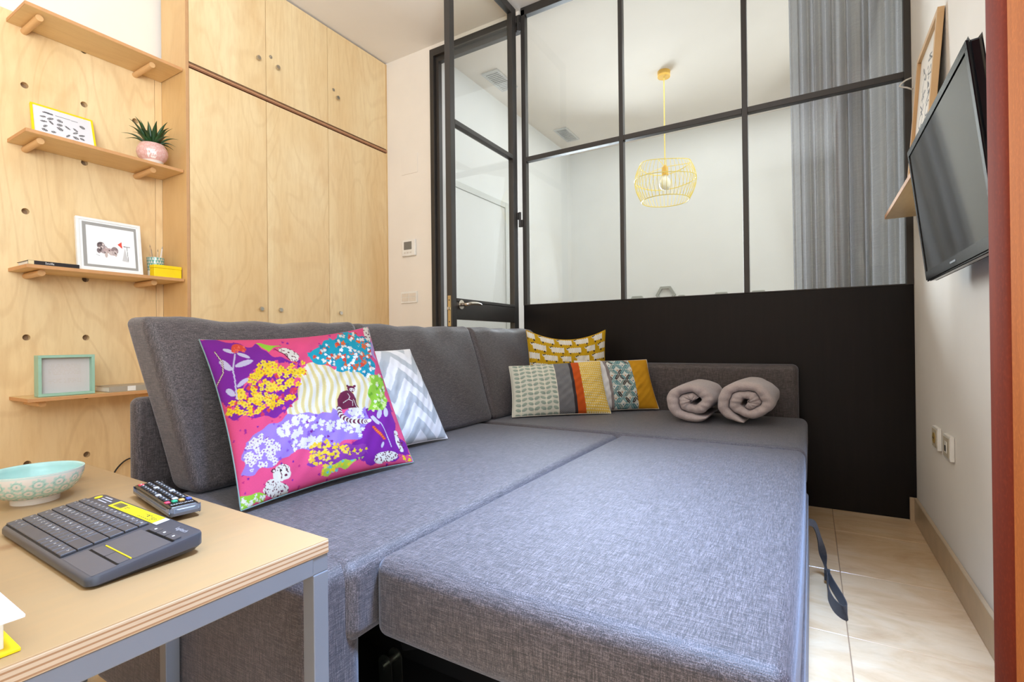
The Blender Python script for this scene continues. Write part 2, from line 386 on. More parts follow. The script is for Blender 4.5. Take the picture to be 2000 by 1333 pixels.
sk = MB().box((RW-0.014, 0.96, 0), (RW, 2.97, 0.108), 0.003); sk.build('baseboard_right', M_SKIRT, kind='structure', label='beige marble skirting along the right wall')
sk = MB().box((RW-0.03, 2.955, 0), (RW-0.012, 2.972, 0.108), 0.002)
sk.build('baseboard_back', M_SKIRT, kind='structure', label='return of the marble skirting at the black panel')

# wooden balcony door and its casing at the right edge
M_RW = redwood('orange_wood', (204, 118, 50), (182, 98, 38)); M_RWD = redwood('red_brown_wood', (138, 56, 28), (112, 42, 20))
d2 = thing('door_2', 'orange-brown wooden door casing at the right edge', None, (0.3, 0.7, 0), kind='structure')
box('casing_board', (0.222, 0.30, 0), (RW+0.1, 0.889, 2.9), M_RW, d2, 0.004)
m = MB(); pr = []
for k in range(13):
    a = PI*k/12; pr.append((0.232-0.014*math.sin(a), 0.942-0.050*math.cos(a), 0))
pr += [(RW+0.05, 0.992, 0), (RW+0.05, 0.892, 0)]
m.prism(pr, (0, 0, 2.9)); m.build('rounded_moulding', M_RWD, d2, smooth='auto', label='rounded red-brown moulding')
box('back_board', (0.25, 0.886, 0), (RW+0.05, 0.894, 2.9), M_RWD, d2)

# black steel and glass partition
pt = thing('glass_partition', 'black steel framed glass partition above a black panel, behind the sofa bed', 'partition', (-0.6, PY, 0))
Y0, Y1 = PY-0.02, PY+0.02; zL = 1.102
def bar(n, x0, x1, z0, z1, par=pt, ya=Y0, yb=Y1, mt=M_STEEL): return box(n, (x0, ya, z0), (x1, yb, z1), mt, par, 0.002)
box('lower_panel', (-1.676, PY-0.017, 0.0), (RW-0.001, PY+0.017, 1.102), M_BLACKW, pt, 0.001, label='black stained wood panel')
MX = [(-1.677, -1.645), (-0.995, -0.969), (-0.309, -0.281), (0.389, RW)]
for a, b in MX: bar('post', a, b, zL, 3.112)
bar('top_rail', -1.677, RW, 3.072, 3.128)
bar('bottom_rail', -1.645, 0.389, zL, zL+0.006, mt=M_STEEL)
for (a, b), (c, d) in zip(MX, MX[1:]):
    bar('glazing_bar', b, c, 2.076, 2.107)
    for z0, z1 in ((zL+0.006, 2.076), (2.107, 3.072)):
        g = box('pane', (b-0.001, PY-0.003, z0-0.001), (c+0.001, PY+0.003, z1+0.001), M_GLASS, pt)
df = thing('door_frame', 'black steel door frame fixed in the wall beside the partition', 'door frame', (-2.1, PY, 0))
bar('jamb', -2.472, -2.436, 0, 3.085, df, PY-0.025, PY+0.03); bar('jamb', -2.436, -2.405, 0, 3.03, df, PY+0.0, PY+0.04)
bar('head', -2.436, -1.680, 3.03, 3.085, df, PY-0.025, PY+0.03); bar('head', -2.405, -1.700, 2.99, 3.03, df, PY+0.0, PY+0.04)

# open glass door leaf, at right angles to the partition
LX0, LX1 = -1.738, -1.700; LY0, LY1 = 2.218, 2.955
dl = thing('door_1', 'open black steel and glass door leaf behind the sofa bed', None, (-1.72, 2.6, 0), kind='structure')
def lb(n, y0, y1, z0, z1, mt=M_STEEL, **k): return box(n, (LX0, y0, z0), (LX1, y1, z1), mt, dl, 0.002, **k)
lb('stile', LY0, LY0+0.042, 0.012, 3.115); lb('stile', LY1-0.055, LY1, 0.012, 3.115)
lb('top_rail', LY0+0.042, LY1-0.055, 3.065, 3.115); lb('glazing_bar', LY0+0.042, LY1-0.055, 2.080, 2.108)
lb('lock_rail', LY0+0.042, LY1-0.055, 0.985, 1.085); box('rail_lip', (LX0, LY0+0.042, 1.085), (LX1+0.004, LY1-0.055, 1.103), M_STEEL, dl, 0.002)
lb('bottom_rail', LY0+0.042, LY1-0.055, 0.012, 0.10)
for z0, z1 in ((1.10, 2.08), (2.108, 3.065), (0.10, 0.985)):
    box('pane', (-1.722, LY0+0.040, z0), (-1.716, LY1-0.053, z1), M_GLASS, dl)
h = MB().cyl((LX1, 2.292, 1.068), (LX1+0.010, 2.292, 1.068), 0.026, 28).build('handle_rose', M_NICKEL, dl, smooth='auto')
m = MB(); pts = []
for k in range(13):
    t = k/12
    if t < 0.3: pts.append((LX1+0.01+0.045*(t/0.3), 2.292, 1.068))
    else:
        q = (t-0.3)/0.7; pts.append((LX1+0.055+0.004*math.sin(q*3), 2.292+0.125*q+0.004, 1.070+0.006*math.sin(q*2.8)))
m.tube(pts, [0.0095]*4+[0.0105]*3+[0.010, 0.0095, 0.009, 0.0085, 0.008, 0.006], 12)
m.build('lever', M_NICKEL, h, smooth=True)
lp = box('lock_plate', (-1.729, LY0-0.003, 0.945), (-1.709, LY0+0.001, 1.115), M_BRASS, dl, 0.001)
MB().box((-1.725, LY0-0.016, 1.035), (-1.713, LY0, 1.052), 0.003).build('latch_bolt', M_NICKEL, lp)
for z in (0.97, 1.09): MB().cyl((-1.719, LY0-0.004, z), (-1.719, LY0-0.002, z), 0.004, 10).build('screw', M_STEEL, lp)
for z in (3.02, 1.685, 0.35):
    m = MB().cyl((-1.690, 2.965, z-0.05), (-1.690, 2.965, z+0.05), 0.009, 12).box((-1.71, 2.945, z+0.0), (-1.69, 2.963, z+0.045), 0.001).box((-1.692, 2.963, z-0.048), (-1.67, 2.985, z-0.002), 0.001)
    m.build('hinge', M_STEEL, dl, smooth='auto')

# bedroom door on the far left wall
d3 = thing('door_3', 'white flush door in a white casing on the bedroom wall', None, (-2.49, 3.7, 0), kind='structure')
M_WD = plain('white_door_paint', (226, 227, 225), 0.45, 0, 0.01)
box('door_slab', (-2.499, 3.28, 0.01), (-2.478, 4.06, 2.125), M_WD, d3, 0.002)
for a, b in (((-2.499, 4.062, 0), (-2.470, 4.125, 2.18)), ((-2.499, 3.215, 0), (-2.470, 3.278, 2.18)), ((-2.499, 3.278, 2.127), (-2.470, 4.062, 2.18))):
    box('casing', a, b, plain('white_casing_paint', (212, 214, 210), 0.45, 0, 0.01), d3, 0.004)

# ------------------------------------------------------------------ birch wall panel with peg holes
pb = thing('peg_panel', 'birch plywood wall panel drilled with round peg holes', 'wall panel', (-3.2, 0.4, 0))
def holed_panel(y0, y1, z0, z1, holes, r=0.0145, x=-3.2, th=0.028):
    m = MB(); bm = m.bm; caps = []; hy = sorted({h[0] for h in holes}); hz = sorted({h[1] for h in holes}); hs = 0.03
    yb = [y0]+[v for h in hy for v in (h-hs, h+hs)]+[y1]; zb = [z0]+[v for h in hz for v in (h-hs, h+hs)]+[z1]; H = set(holes); n = 24
    for i in range(len(yb)-1):
        for j in range(len(zb)-1):
            a, b, c, d = yb[i], yb[i+1], zb[j], zb[j+1]; key = (round((a+b)/2, 4), round((c+d)/2, 4))
            hit = [h for h in H if abs(h[0]-key[0]) < 1e-3 and abs(h[1]-key[1]) < 1e-3 and i % 2 == 1 and j % 2 == 1]
            if not hit: m.poly([(x, a, c), (x, b, c), (x, b, d), (x, a, d)]); continue
            cy, cz = hit[0]; O, I, B = [], [], []
            for k in range(n):
                t = 2*PI*k/n; cs, sn = math.cos(t), math.sin(t); q = hs/max(abs(cs), abs(sn))
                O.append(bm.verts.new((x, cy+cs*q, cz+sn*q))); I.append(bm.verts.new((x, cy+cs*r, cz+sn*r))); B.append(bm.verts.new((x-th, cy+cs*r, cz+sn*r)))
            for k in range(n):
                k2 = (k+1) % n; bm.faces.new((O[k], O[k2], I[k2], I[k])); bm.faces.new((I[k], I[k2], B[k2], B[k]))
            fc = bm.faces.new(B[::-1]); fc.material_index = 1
    m.poly([(x, y0, z1), (x, y1, z1), (x-th, y1, z1), (x-th, y0, z1)]); m.poly([(x, y1, z0), (x, y1, z1), (x-th, y1, z1), (x-th, y1, z0)])
    bmesh.ops.remove_doubles(bm, verts=bm.verts[:], dist=1e-5)
    return m
HY = (0.873-0.228*3, 0.873-0.456, 0.873-0.228, 0.873, 1.101, 1.329)
holes = []
for z in (0.3, 0.6, 0.9, 1.2, 1.5, 1.8, 2.1):
    for y in HY:
        if z in (0.6, 1.2, 1.8) and y in (0.873, 1.329): continue
        if z == 1.5 and y > 1: continue
        if z in (0.9,) and y > 1.2: continue
        holes.append((y, z))
holes.append((1.101, 2.378))
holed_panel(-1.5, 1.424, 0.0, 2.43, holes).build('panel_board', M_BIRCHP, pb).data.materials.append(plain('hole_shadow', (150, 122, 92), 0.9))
box('panel_strip', (-3.23, 1.4265, 0), (-3.2005, 1.462, 2.43), M_BIRCHP, pb, 0.0008)

# ------------------------------------------------------------------ wardrobe
wd = thing('wardrobe', 'tall built-in birch plywood wardrobe with six doors', 'wardrobe', (-3.07, 2.2, 0))
CX = -2.94
box('side_panel', (-3.2, 1.462, 0), (CX, 1.479, 3.125), M_BIRCHS, wd, 0.0006)
box('side_edge', (CX-0.0005, 1.4625, 0), (CX+0.0008, 1.4785, 3.124), plain('edge_tan', (196, 150, 104), 0.6), wd)
box('carcass', (-3.2, 1.479, 0), (CX-0.022, 2.99, 3.12), M_DARK, wd)
box('divider_board', (CX-0.10, 1.479, 2.398), (CX+0.001, 2.992, 2.421), M_EDGED, wd, 0.001, label='brown plywood edge of the divider')
for z in (2.4105,): box('ply_line', (CX, 1.4795, z-0.003), (CX+0.0018, 2.991, z+0.003), plain('ply_line_pale', (198, 148, 106), 0.6), wd)
box('end_strip', (CX-0.02, 2.986, 0), (CX, 2.996, 3.12), M_BIRCHS, wd)
DY = [(1.4815, 1.938), (1.942, 2.411), (2.415, 2.984)]
kn = {}
for row, (z0, z1) in enumerate(((2.428, 3.118), (0.06, 2.391))):
    for k, (a, b) in enumerate(DY):
        d = box('cabinet_door', (CX-0.018, a, z0), (CX, b, z1), M_BIRCH, wd, 0.0008)
        kn[(row, k)] = d
def knob(par, y, z):
    m = MB().cyl((CX, y, z), (CX+0.012, y, z), 0.0055, 12).cyl((CX+0.012, y, z), (CX+0.023, y, z), 0.0140, 18, 0.0125)
    m.build('knob', M_NICKEL, par, smooth='auto')
def lock(par, y, z):
    m = MB().cyl((CX-0.001, y, z), (CX+0.004, y, z), 0.0105, 18); m.cyl((CX+0.004, y, z), (CX+0.006, y, z), 0.006, 14)
    m.build('lock', M_NICKEL, par, smooth='auto')
for r, k, y, z in ((0, 0, 1.881, 2.636), (0, 1, 2.013, 2.637), (0, 2, 2.489, 2.638), (1, 0, 1.886, 1.077), (1, 1, 2.018, 1.077), (1, 2, 2.497, 1.078)): knob(kn[(r, k)], y, z)
lock(kn[(0, 1)], 1.972, 2.688); lock(kn[(0, 2)], 2.462, 2.688)

# ------------------------------------------------------------------ wall shelves on dowels
SHZ = (2.385, 1.823, 1.222, 0.625)
SHL = ('top birch wall shelf, empty', 'second birch wall shelf, carrying the yellow frame and plant', 'third birch wall shelf, carrying the white frame and yellow box', 'lowest birch wall shelf, carrying the mint box frame')
for z, lab in zip(SHZ, SHL):
    t = thing('wall_shelf', lab, 'shelf', (-3.08, 1.135, z-0.018), 'birch wall shelves on dowels')
    box('shelf_board', (-3.199, 0.812, z-0.016), (-2.962, 1.458, z), M_BIRCHY, t, 0.0012)
    box('front_edge', (-2.962, 0.8125, z-0.0155), (-2.9608, 1.4575, z-0.0005), plain('shelf_edge_tan', (204, 150, 98), 0.6), t)
    box('end_edge', (-3.198, 0.8108, z-0.0155), (-2.9625, 0.812, z-0.0005), plain('shelf_edge_tan', (204, 150, 98), 0.6), t)
    for y in (0.873, 1.329):
        MB().cyl((-3.205, y, z-0.0305), (-3.005, y, z-0.0305), 0.0143, 20).build('dowel', M_DOWEL, t, smooth='auto')

# ------------------------------------------------------------------ things on the shelves
def framed(name, label, cat, TL, TR, BR, BL, depth, border, mat, nu, nv, fn, mat_w=0.0, group=None, art_recess=0.004, back=None):
    TL, TR, BR, BL = [Vector(p) for p in (TL, TR, BR, BL)]
    base = (BL+BR)/2; ux = (TR-TL).normalized(); uy = (TL-BL).normalized(); n = ux.cross(uy).normalized()
    W = ((TR-TL).length+(BR-BL).length)/2; H = ((TL-BL).length+(TR-BR).length)/2
    t = thing(name, label, cat, base, group); c = (TL+TR+BR+BL)/4
    fr = []
    for (cx, cy, hx, hy) in ((0, H/2-border/2, W/2, border/2), (0, -H/2+border/2, W/2, border/2), (-W/2+border/2, 0, border/2, H/2-border), (W/2-border/2, 0, border/2, H/2-border)):
        MB().obox(c+ux*cx+uy*cy-n*depth/2, (hx, hy, depth/2), (ux, uy, n), 0.0008).build('frame_rail', mat, t)
    MB().obox(c-n*(depth-0.0015), (W/2-0.002, H/2-0.002, 0.0015), (ux, uy, n)).build('backing', M_WHITE, t)
    iw, ih = W/2-border, H/2-border; a = c-n*art_recess
    P = quadgrid(a-ux*iw+uy*ih, a+ux*iw+uy*ih, a+ux*iw-uy*ih, a-ux*iw-uy*ih, nu, nv)
    U, V = UV(nu, nv); sheet('art_print', P, M_PAPER, t, fn(U, V), False); return t
def art_leaves(U, V):
    im = canvas(*U.shape, (226, 226, 232)); r = random.Random(3); ink = (40, 42, 48)
    X, Y = U*120, V*90
    for k, x0 in enumerate((20, 27, 32)): paint(im, stroke(X, Y, [(x0, 15), (x0+4, 15)], 2.5), ink)
    paint(im, stroke(X, Y, [(24, 14), (38, 15)], 4.5), (90, 92, 100)); paint(im, stroke(X, Y, [(45, 15), (90, 16)], 1.6), (120, 120, 128))
    for j in range(5):
        for i in range(6):
            cx, cy = 20+i*15.5+r.uniform(-2, 2), 28+j*12.5+r.uniform(-1.5, 1.5); a = r.uniform(-50, 50)
            if r.random() < 0.12: continue
            rx, ry = r.uniform(4.5, 7), r.uniform(2.4, 4.4); m = ell(X, Y, cx, cy, rx, ry, a)
            paint(im, m, ink); c, s = math.cos(math.radians(a)), math.sin(math.radians(a))
            st = m & (np.sin(((X-cx)*c+(Y-cy)*s)*2.4) > 0.35); paint(im, st, (215, 215, 220))
            paint(im, stroke(X, Y, [(cx-rx*c, cy-rx*s), (cx+rx*c, cy+rx*s)], 0.9), ink)
    return im
framed('framed_picture', 'yellow picture frame with a black leaf print on the second shelf', 'picture frame',
       (-3.175, 0.885, 2.022), (-3.175, 1.127, 2.022), (-3.06, 1.105, 1.8255), (-3.06, 0.863, 1.8255), 0.014, 0.008, M_BYEL, 150, 110, art_leaves, group='framed pictures')
def art_collage(U, V):
    im = canvas(*U.shape, (250, 250, 250)); X, Y = U*388, V*320   # traced in zoomed pixels, origin (487,88)
    edge = (U < 0.11) | (U > 0.93) | (V < 0.095) | (V > 0.915); paint(im, edge, (158, 156, 152))
    paint(im, (U < 0.045) | (U > 0.975) | (V < 0.03) | (V > 0.97), (244, 243, 240))
    r = random.Random(9)
    for (cx, cy, rx, ry, c) in ((133, 160, 26, 24, (108, 92, 92)), (150, 185, 28, 28, (168, 152, 152)), (120, 195, 16, 18, (120, 106, 108)), (180, 190, 34, 18, (190, 164, 162)), (222, 185, 24, 26, (150, 130, 130)), (205, 205, 26, 16, (205, 188, 184)), (128, 150, 14, 8, (80, 70, 74)), (165, 215, 10, 24, (200, 182, 176)), (228, 205, 10, 20, (196, 178, 172))):
        paint(im, ell(X, Y, cx, cy, rx, ry), c)
    for k in range(34):
        cx, cy = r.uniform(112, 240), r.uniform(140, 222); paint(im, ell(X, Y, cx, cy, r.uniform(4, 9), r.uniform(3, 7), r.uniform(0, 90)) & (np.abs(im[..., 0]-0.98) > 0.05), r.choice(((90, 76, 78), (214, 200, 196), (132, 112, 112), (176, 160, 160))))
    paint(im, inpoly(X, Y, [(243, 140), (272, 118), (274, 165)]), (226, 78, 62))
    paint(im, stroke(X, Y, [(285, 148), (326, 150)], 5), (110, 108, 106)); paint(im, stroke(X, Y, [(306, 150), (312, 250)], 4), (130, 128, 126))
    paint(im, inpoly(X, Y, [(292, 160), (270, 250), (312, 256)]), (206, 204, 204)); paint(im, stroke(X, Y, [(100, 222), (122, 232)], 4), (190, 190, 196))
    return im
framed('framed_picture', 'white picture frame with a grey mount and collage on the third shelf', 'picture frame',
       (-3.052, 1.012, 1.490), (-3.052, 1.285, 1.490), (-3.000, 1.277, 1.2245), (-3.000, 1.004, 1.2245), 0.018, 0.013, plain('white_frame', (238, 236, 232), 0.4), 180, 150, art_collage, group='framed pictures')
def art_faint(U, V):
    im = canvas(*U.shape, (212, 206, 204)); X, Y = U*100, V*100; r = random.Random(4)
    for j in range(12):
        for i in range(26):
            if r.random() < 0.7:
                x, y = 18+i*2.5, 20+j*4.6; paint(im, stroke(X, Y, [(x, y), (x+0.8, y)], 1.0), r.choice(((204, 192, 174), (204, 194, 180), (198, 184, 166))))
    return im
mb_ = framed('box_frame', 'deep mint green box frame with a pale print on the lowest shelf', 'picture frame',
       (-3.002, 0.858, 0.815), (-2.996, 1.065, 0.815), (-2.996, 1.065, 0.6265), (-3.002, 0.858, 0.6265), 0.058, 0.012, plain('mint_paint', (158, 198, 176), 0.5), 120, 90, art_faint, group='framed pictures', art_recess=0.030)

def book(name, label, a, b, cover, spine_axis='+x', pages=(240, 235, 225), group=None, th=0.002):
    t = thing(name, label, 'book', ((a[0]+b[0])/2, (a[1]+b[1])/2, a[2]), group); cm = plain('cover_'+'_'.join(str(x) for x in cover), cover, 0.45)
    box('back_cover', a, (b[0], b[1], a[2]+th), cm, t, 0.0004); box('front_cover', (a[0], a[1], b[2]-th), b, cm, t, 0.0004)
    ins = 0.004; q0 = [a[0]+ins, a[1]+ins, a[2]+th]; q1 = [b[0]-ins, b[1]-ins, b[2]-th]
    if spine_axis == '+x': box('spine', (b[0]-th, a[1], a[2]+th), (b[0], b[1], b[2]-th), cm, t); q1[0] = b[0]-th
    if spine_axis == '-x': box('spine', (a[0], a[1], a[2]+th), (a[0]+th, b[1], b[2]-th), cm, t); q0[0] = a[0]+th
    box('pages', q0, q1, plain('pages', pages, 0.8), t); return t
bk = book('book', 'thin black travel book lying at the left end of the third shelf', (-3.11, 0.818, 1.2225), (-2.972, 1.0, 1.2405), (40, 34, 34))
m = MB(); text_geo(m, 'Sevilla', (-2.9712, 0.892, 1.2315), (0, 1, 0), (0, 0, 1), 0.013); m.build('spine_lettering', M_WHITETXT, bk)
box('spine_label', (-2.9718, 0.8185, 1.2235), (-2.9712, 0.838, 1.2395), plain('label_cream', (226, 206, 160), 0.6), bk)
bk = book('book', 'grey book with a white spine label on the lowest shelf', (-3.15, 1.118, 0.6255), (-2.985, 1.36, 0.653), (172, 160, 142))
box('spine_label', (-2.985, 1.196, 0.627), (-2.9842, 1.232, 0.651), M_WHITE, bk)

# cup with pencils
cp = thing('pencil_cup', 'mint triangle patterned cup of pencils on the third shelf', 'cup', (-3.085, 1.372, 1.2225))
def lathe_print(name, parent, c, prof, n, fn, mat):
    prof = np.array(prof); th = np.linspace(0, 2*PI, n); s = np.concatenate([[0], np.cumsum(np.hypot(*np.diff(prof, axis=0).T))]); s /= s[-1]
    P = np.zeros((n, len(prof), 3)); P[..., 0] = c[0]+prof[None, :, 0]*np.cos(th)[:, None]; P[..., 1] = c[1]+prof[None, :, 0]*np.sin(th)[:, None]; P[..., 2] = c[2]+prof[None, :, 1]
    T, S = np.meshgrid(th/(2*PI), s, indexing='ij'); return sheet(name, P, mat, parent, fn(T, S), True)
def cup_fn(T, S):
    im = canvas(*T.shape, (214, 210, 202)); a = T*18; b = S*7
    up = np.mod(b, 1); tri = np.abs(np.mod(a+0.5*np.floor(b), 1)-0.5)*2
    paint(im, (tri < up) & (S > 0.28), (104, 166, 150)); paint(im, (S < 0.28), (206, 200, 194)); return im
lathe_print('cup_wall', cp, (-3.085, 1.372, 1.2225), [(0.030, 0), (0.036, 0.0), (0.038, 0.03), (0.040, 0.06), (0.0405, 0.08), (0.041, 0.1), (0.041, 0.113)][0:1]+[(0.034+0.007*k/40, 0.113*k/40) for k in range(41)], 220, cup_fn, M_CERAM)
MB().lathe((-3.085, 1.372, 1.2225), [(0.041, 0.113), (0.038, 0.113), (0.036, 0.006), (0.0, 0.006)], 32).build('cup_inside', M_WHITE, cp, smooth='auto')
for (dy, dx, top, c, nm) in ((-0.018, 0.01, 0.165, (206, 170, 128), 'wood'), (0.006, 0.0, 0.15, (222, 190, 150), 'natural'), (0.020, -0.006, 0.17, (228, 220, 208), 'cream'), (-0.004, -0.016, 0.155, (150, 150, 148), 'grey')):
    p = thing('pencil', 'slim %s coloured pencil standing in the mint patterned cup' % nm, 'pencil', (-3.085+dx*0.6, 1.372+dy*0.6, 1.230), 'pencils in the cup')
    z0 = 1.230; MB().cyl((-3.085+dx*0.6, 1.372+dy*0.6, z0), (-3.085+dx*1.9, 1.372+dy*1.9, 1.2225+top), 0.0036, 8).build('barrel', plain('pencil_'+nm, c, 0.5), p, smooth='auto')
    MB().cyl((-3.085+dx*1.9, 1.372+dy*1.9, 1.2225+top), (-3.085+dx*2.0, 1.372+dy*2.0, 1.2225+top+0.014), 0.0036, 8, 0.0008).build('tip', plain('tip_'+nm, tuple(int(x*0.75) for x in c), 0.5), p, smooth='auto')
yb = thing('yellow_box', 'small bright yellow box at the right end of the third shelf', 'box', (-3.01, 1.39, 1.2225))
box('body', (-3.036, 1.322, 1.2225), (-2.986, 1.456, 1.270), M_BYEL, yb, 0.0015); box('lid', (-3.037, 1.321, 1.2705), (-2.985, 1.457, 1.287), M_BYEL, yb, 0.0015)

# potted plant
pc = (-3.055, 1.348, 1.8235)
pl = thing('potted_plant', 'spiky green succulent in a pink and white pot on the second shelf', 'plant', pc)
prof = []
for k in range(41):
    t = k/40; prof.append((float(np.interp(t, [0, 0.04, 0.22, 0.4, 0.58, 0.75, 0.9, 1.0], [0.040, 0.0415, 0.049, 0.066, 0.0725, 0.071, 0.063, 0.056])), 0.118*t))
prof = [((prof[max(0, k-1)][0]+prof[k][0]+prof[min(40, k+1)][0])/3, prof[k][1]) for k in range(41)]
def pot_fn(T, S):
    im = canvas(*T.shape, (222, 170, 160)); n1 = np.sin(T*150+np.sin(S*30)*2)*np.sin(S*60+np.sin(T*50)*3)
    paint(im, (n1 > 0.55) & (S > 0.25), (232, 200, 192)); paint(im, S < 0.22, (230, 218, 208))
    d = (np.abs(T-0.93) < 0.05) & (S > 0.3) & (S < 0.65) & (n1 > -0.1); paint(im, d, (244, 236, 230)); return im
lathe_print('pot', pl, pc, prof, 160, pot_fn, M_CERAM)
MB().lathe(pc, [(prof[-1][0], 0.118), (prof[-1][0]-0.006, 0.118), (prof[-1][0]-0.007, 0.106), (0, 0.109)], 32).build('soil', plain('soil', (60, 44, 32), 0.95, 0, 0.3, 120), pl)
rl = random.Random(5)
M_LEAF = plain('dark_leaf', (46, 76, 40), 0.35, 0, 0.35, 25)
for k in range(26):
    a = 2*PI*k/26*3.0+rl.uniform(-0.3, 0.3); el = 0.22+1.1*(k/25)**1.1; ln = rl.uniform(0.125, 0.165)
    if pc[1]+math.sin(a)*ln*math.cos(el) > 1.445: ln *= 0.62
    if pc[0]-0.0+math.cos(a)*ln*math.cos(el) < -3.19: ln *= 0.7
    d = Vector((math.cos(a)*math.cos(el), math.sin(a)*math.cos(el), math.sin(el))); side = Vector((-math.sin(a), math.cos(a), 0)); up = d.cross(side)*-1
    b0 = Vector(pc)+Vector((math.cos(a)*0.012, math.sin(a)*0.012, 0.108)); m = MB(); bm = m.bm; rows = []
    for q in range(9):
        t = q/8; wv = 0.0125*(1-t)**0.7*(0.75+0.6*math.sin(PI*min(1, t*1.3)))+0.0004; p = b0+d*ln*t+Vector((0, 0, 0.02*math.sin(PI*t)-0.012*t*t))
        rows.append([bm.verts.new(p-side*wv+up*wv*0.25), bm.verts.new(p-up*wv*0.35), bm.verts.new(p+side*wv+up*wv*0.25), bm.verts.new(p+up*wv*0.45)])
    for A, B in zip(rows, rows[1:]):
        for q in range(4): bm.faces.new((A[q], A[(q+1) % 4], B[(q+1) % 4], B[q]))
    bm.faces.new(rows[0]); m.build('leaf', M_LEAF, pl, smooth=True)

# ------------------------------------------------------------------ wall fittings
th = thing('thermostat', 'white wall thermostat with a grey display beside the wardrobe', 'thermostat', (-2.705, PY, 1.54))
box('body', (-2.775, PY-0.022, 1.54), (-2.638, PY-0.0005, 1.668), M_WHITE, th, 0.006)
box('display', (-2.752, PY-0.0235, 1.590), (-2.672, PY-0.0215, 1.652), plain('lcd_grey', (120, 116, 108), 0.25), th, 0.001)
for x in (-2.742, -2.712, -2.682): box('button', (x-0.009, PY-0.0245, 1.560), (x+0.009, PY-0.0215, 1.572), plain('button_grey', (214, 206, 194), 0.4), th, 0.001)
def switch(loc_x, z0, y, x1, z1, label, gangs, face=-1, group='light switches'):
    s = thing('light_switch', label, 'switch', ((loc_x+x1)/2, y, z0), group)
    box('plate', (loc_x, y-0.010, z0), (x1, y-0.0005, z1), M_WHITE, s, 0.002)
    w_ = (x1-loc_x-0.016)/gangs
    for g in range(gangs):
        for q in range(2):
            a = loc_x+0.008+g*w_+0.003; zz = z0+0.012+q*(z1-z0-0.024)/2
            box('rocker', (a, y-0.0125, zz+0.002), (a+w_-0.006, y-0.0095, zz+(z1-z0-0.024)/2-0.002), plain('rocker_ivory', (226, 214, 198), 0.4), s, 0.001)
switch(-2.800, 1.172, PY, -2.634, 1.262, 'double white light switch on the beige wall below the thermostat', 2)
bp = thing('blank_cover_plate', 'blank square cover plate painted into the beige wall above the thermostat', 'cover plate', (-2.705, PY, 2.19))
box('plate', (-2.79, PY-0.004, 2.19), (-2.62, PY-0.0005, 2.345), M_WALL, bp, 0.0015)
def outlet(y0, y1, z0, z1, label, kind):
    s = thing('wall_outlet', label, 'socket', (RW, (y0+y1)/2, z0), 'outlets on the right wall')
    box('plate', (RW-0.014, y0, z0), (RW-0.0005, y1, z1), M_WHITE, s, 0.003); f = box('face', (RW-0.0155, y0+0.008, z0+0.008), (RW-0.0135, y1-0.008, z1-0.008), M_BONE, s, 0.001)
    cy, cz = (y0+y1)/2, (z0+z1)/2
    if kind == 'power':
        MB().cyl((RW-0.0175, cy, cz), (RW-0.015, cy, cz), 0.021, 24).build('socket_ring', plain('socket_amber', (176, 146, 78), 0.4), s, smooth='auto')
        for q in (-0.009, 0.009): MB().cyl((RW-0.0185, cy+q, cz), (RW-0.017, cy+q, cz), 0.0028, 10).build('pin_hole', M_BLACKTXT, s)
    else:
        box('jack_plate', (RW-0.017, cy-0.017, cz-0.02), (RW-0.015, cy+0.017, cz+0.02), M_WHITE, s, 0.001); box('jack', (RW-0.018, cy-0.008, cz-0.014), (RW-0.0165, cy+0.008, cz+0.006), M_BLACKTXT, s)
outlet(2.436, 2.536, 0.425, 0.510, 'pale wall outlet with an amber socket, farther from the camera', 'power')
outlet(2.240, 2.345, 0.425, 0.510, 'pale wall outlet with a square jack, nearer the camera', 'jack')

# ------------------------------------------------------------------ television
A_ = Vector((0.285, 2.105, 1.466)); B_ = Vector((0.330, 2.118, 1.040)); A_.y = B_.y = 2.11
tv = thing('television', 'black flat television tilted forward on the right wall', 'television', (0.36, 1.745, 1.04))
ux = Vector((0, -1, 0)); uy = (A_-B_).normalized(); nn = ux.cross(uy).normalized()    # outward normal toward -x
W_, H_ = 0.735, (A_-B_).length; ctr = (A_+B_)/2+ux*W_/2
MB().obox(ctr-nn*0.011, (W_/2, H_/2, 0.011), (ux, uy, nn), 0.005, 3).build('cabinet', M_BLACKP, tv, smooth='auto')
MB().obox(ctr-uy*0.075-nn*0.034, (W_/2-0.06, H_/2-0.115, 0.014), (ux, uy, nn), 0.012, 3).build('rear_housing', plain('matt_black', (24, 22, 22), 0.5), tv, smooth='auto')
bz = 0.016
for nm, dx, dy, hx, hy in (('bezel', 0, H_/2-bz/2, W_/2, bz/2), ('bezel', 0, -H_/2+bz*0.8, W_/2, bz*0.8), ('bezel', -W_/2+bz/2, 0, bz/2, H_/2-bz), ('bezel', W_/2-bz/2, 0, bz/2, H_/2-bz)):
    MB().obox(ctr+ux*dx+uy*dy+nn*0.0015, (hx, hy, 0.0022), (ux, uy, nn), 0.0008).build(nm, M_BLACKP, tv)
MB().obox(ctr+uy*bz*0.35+nn*0.0006, (W_/2-bz, H_/2-bz*1.3, 0.0008), (ux, uy, nn)).build('screen', M_SCREEN, tv)
MB().obox(ctr-uy*(H_/2+0.002)-nn*0.012, (W_/2-0.02, 0.003, 0.009), (ux, uy, nn), 0.001).build('lower_trim', plain('smoked_trim', (70, 66, 62), 0.2), tv)
MB().obox(Vector((0.385, 1.745, 1.24)), (0.03, 0.10, 0.10), ((1, 0, 0), (0, 1, 0), (0, 0, 1)), 0.004).build('wall_bracket', M_DARK, tv)
MB().obox(ctr-uy*(H_/2-0.013)+nn*0.0042, (0.03, 0.0025, 0.0004), (ux, uy, nn)).build('badge', M_GREYST, tv)

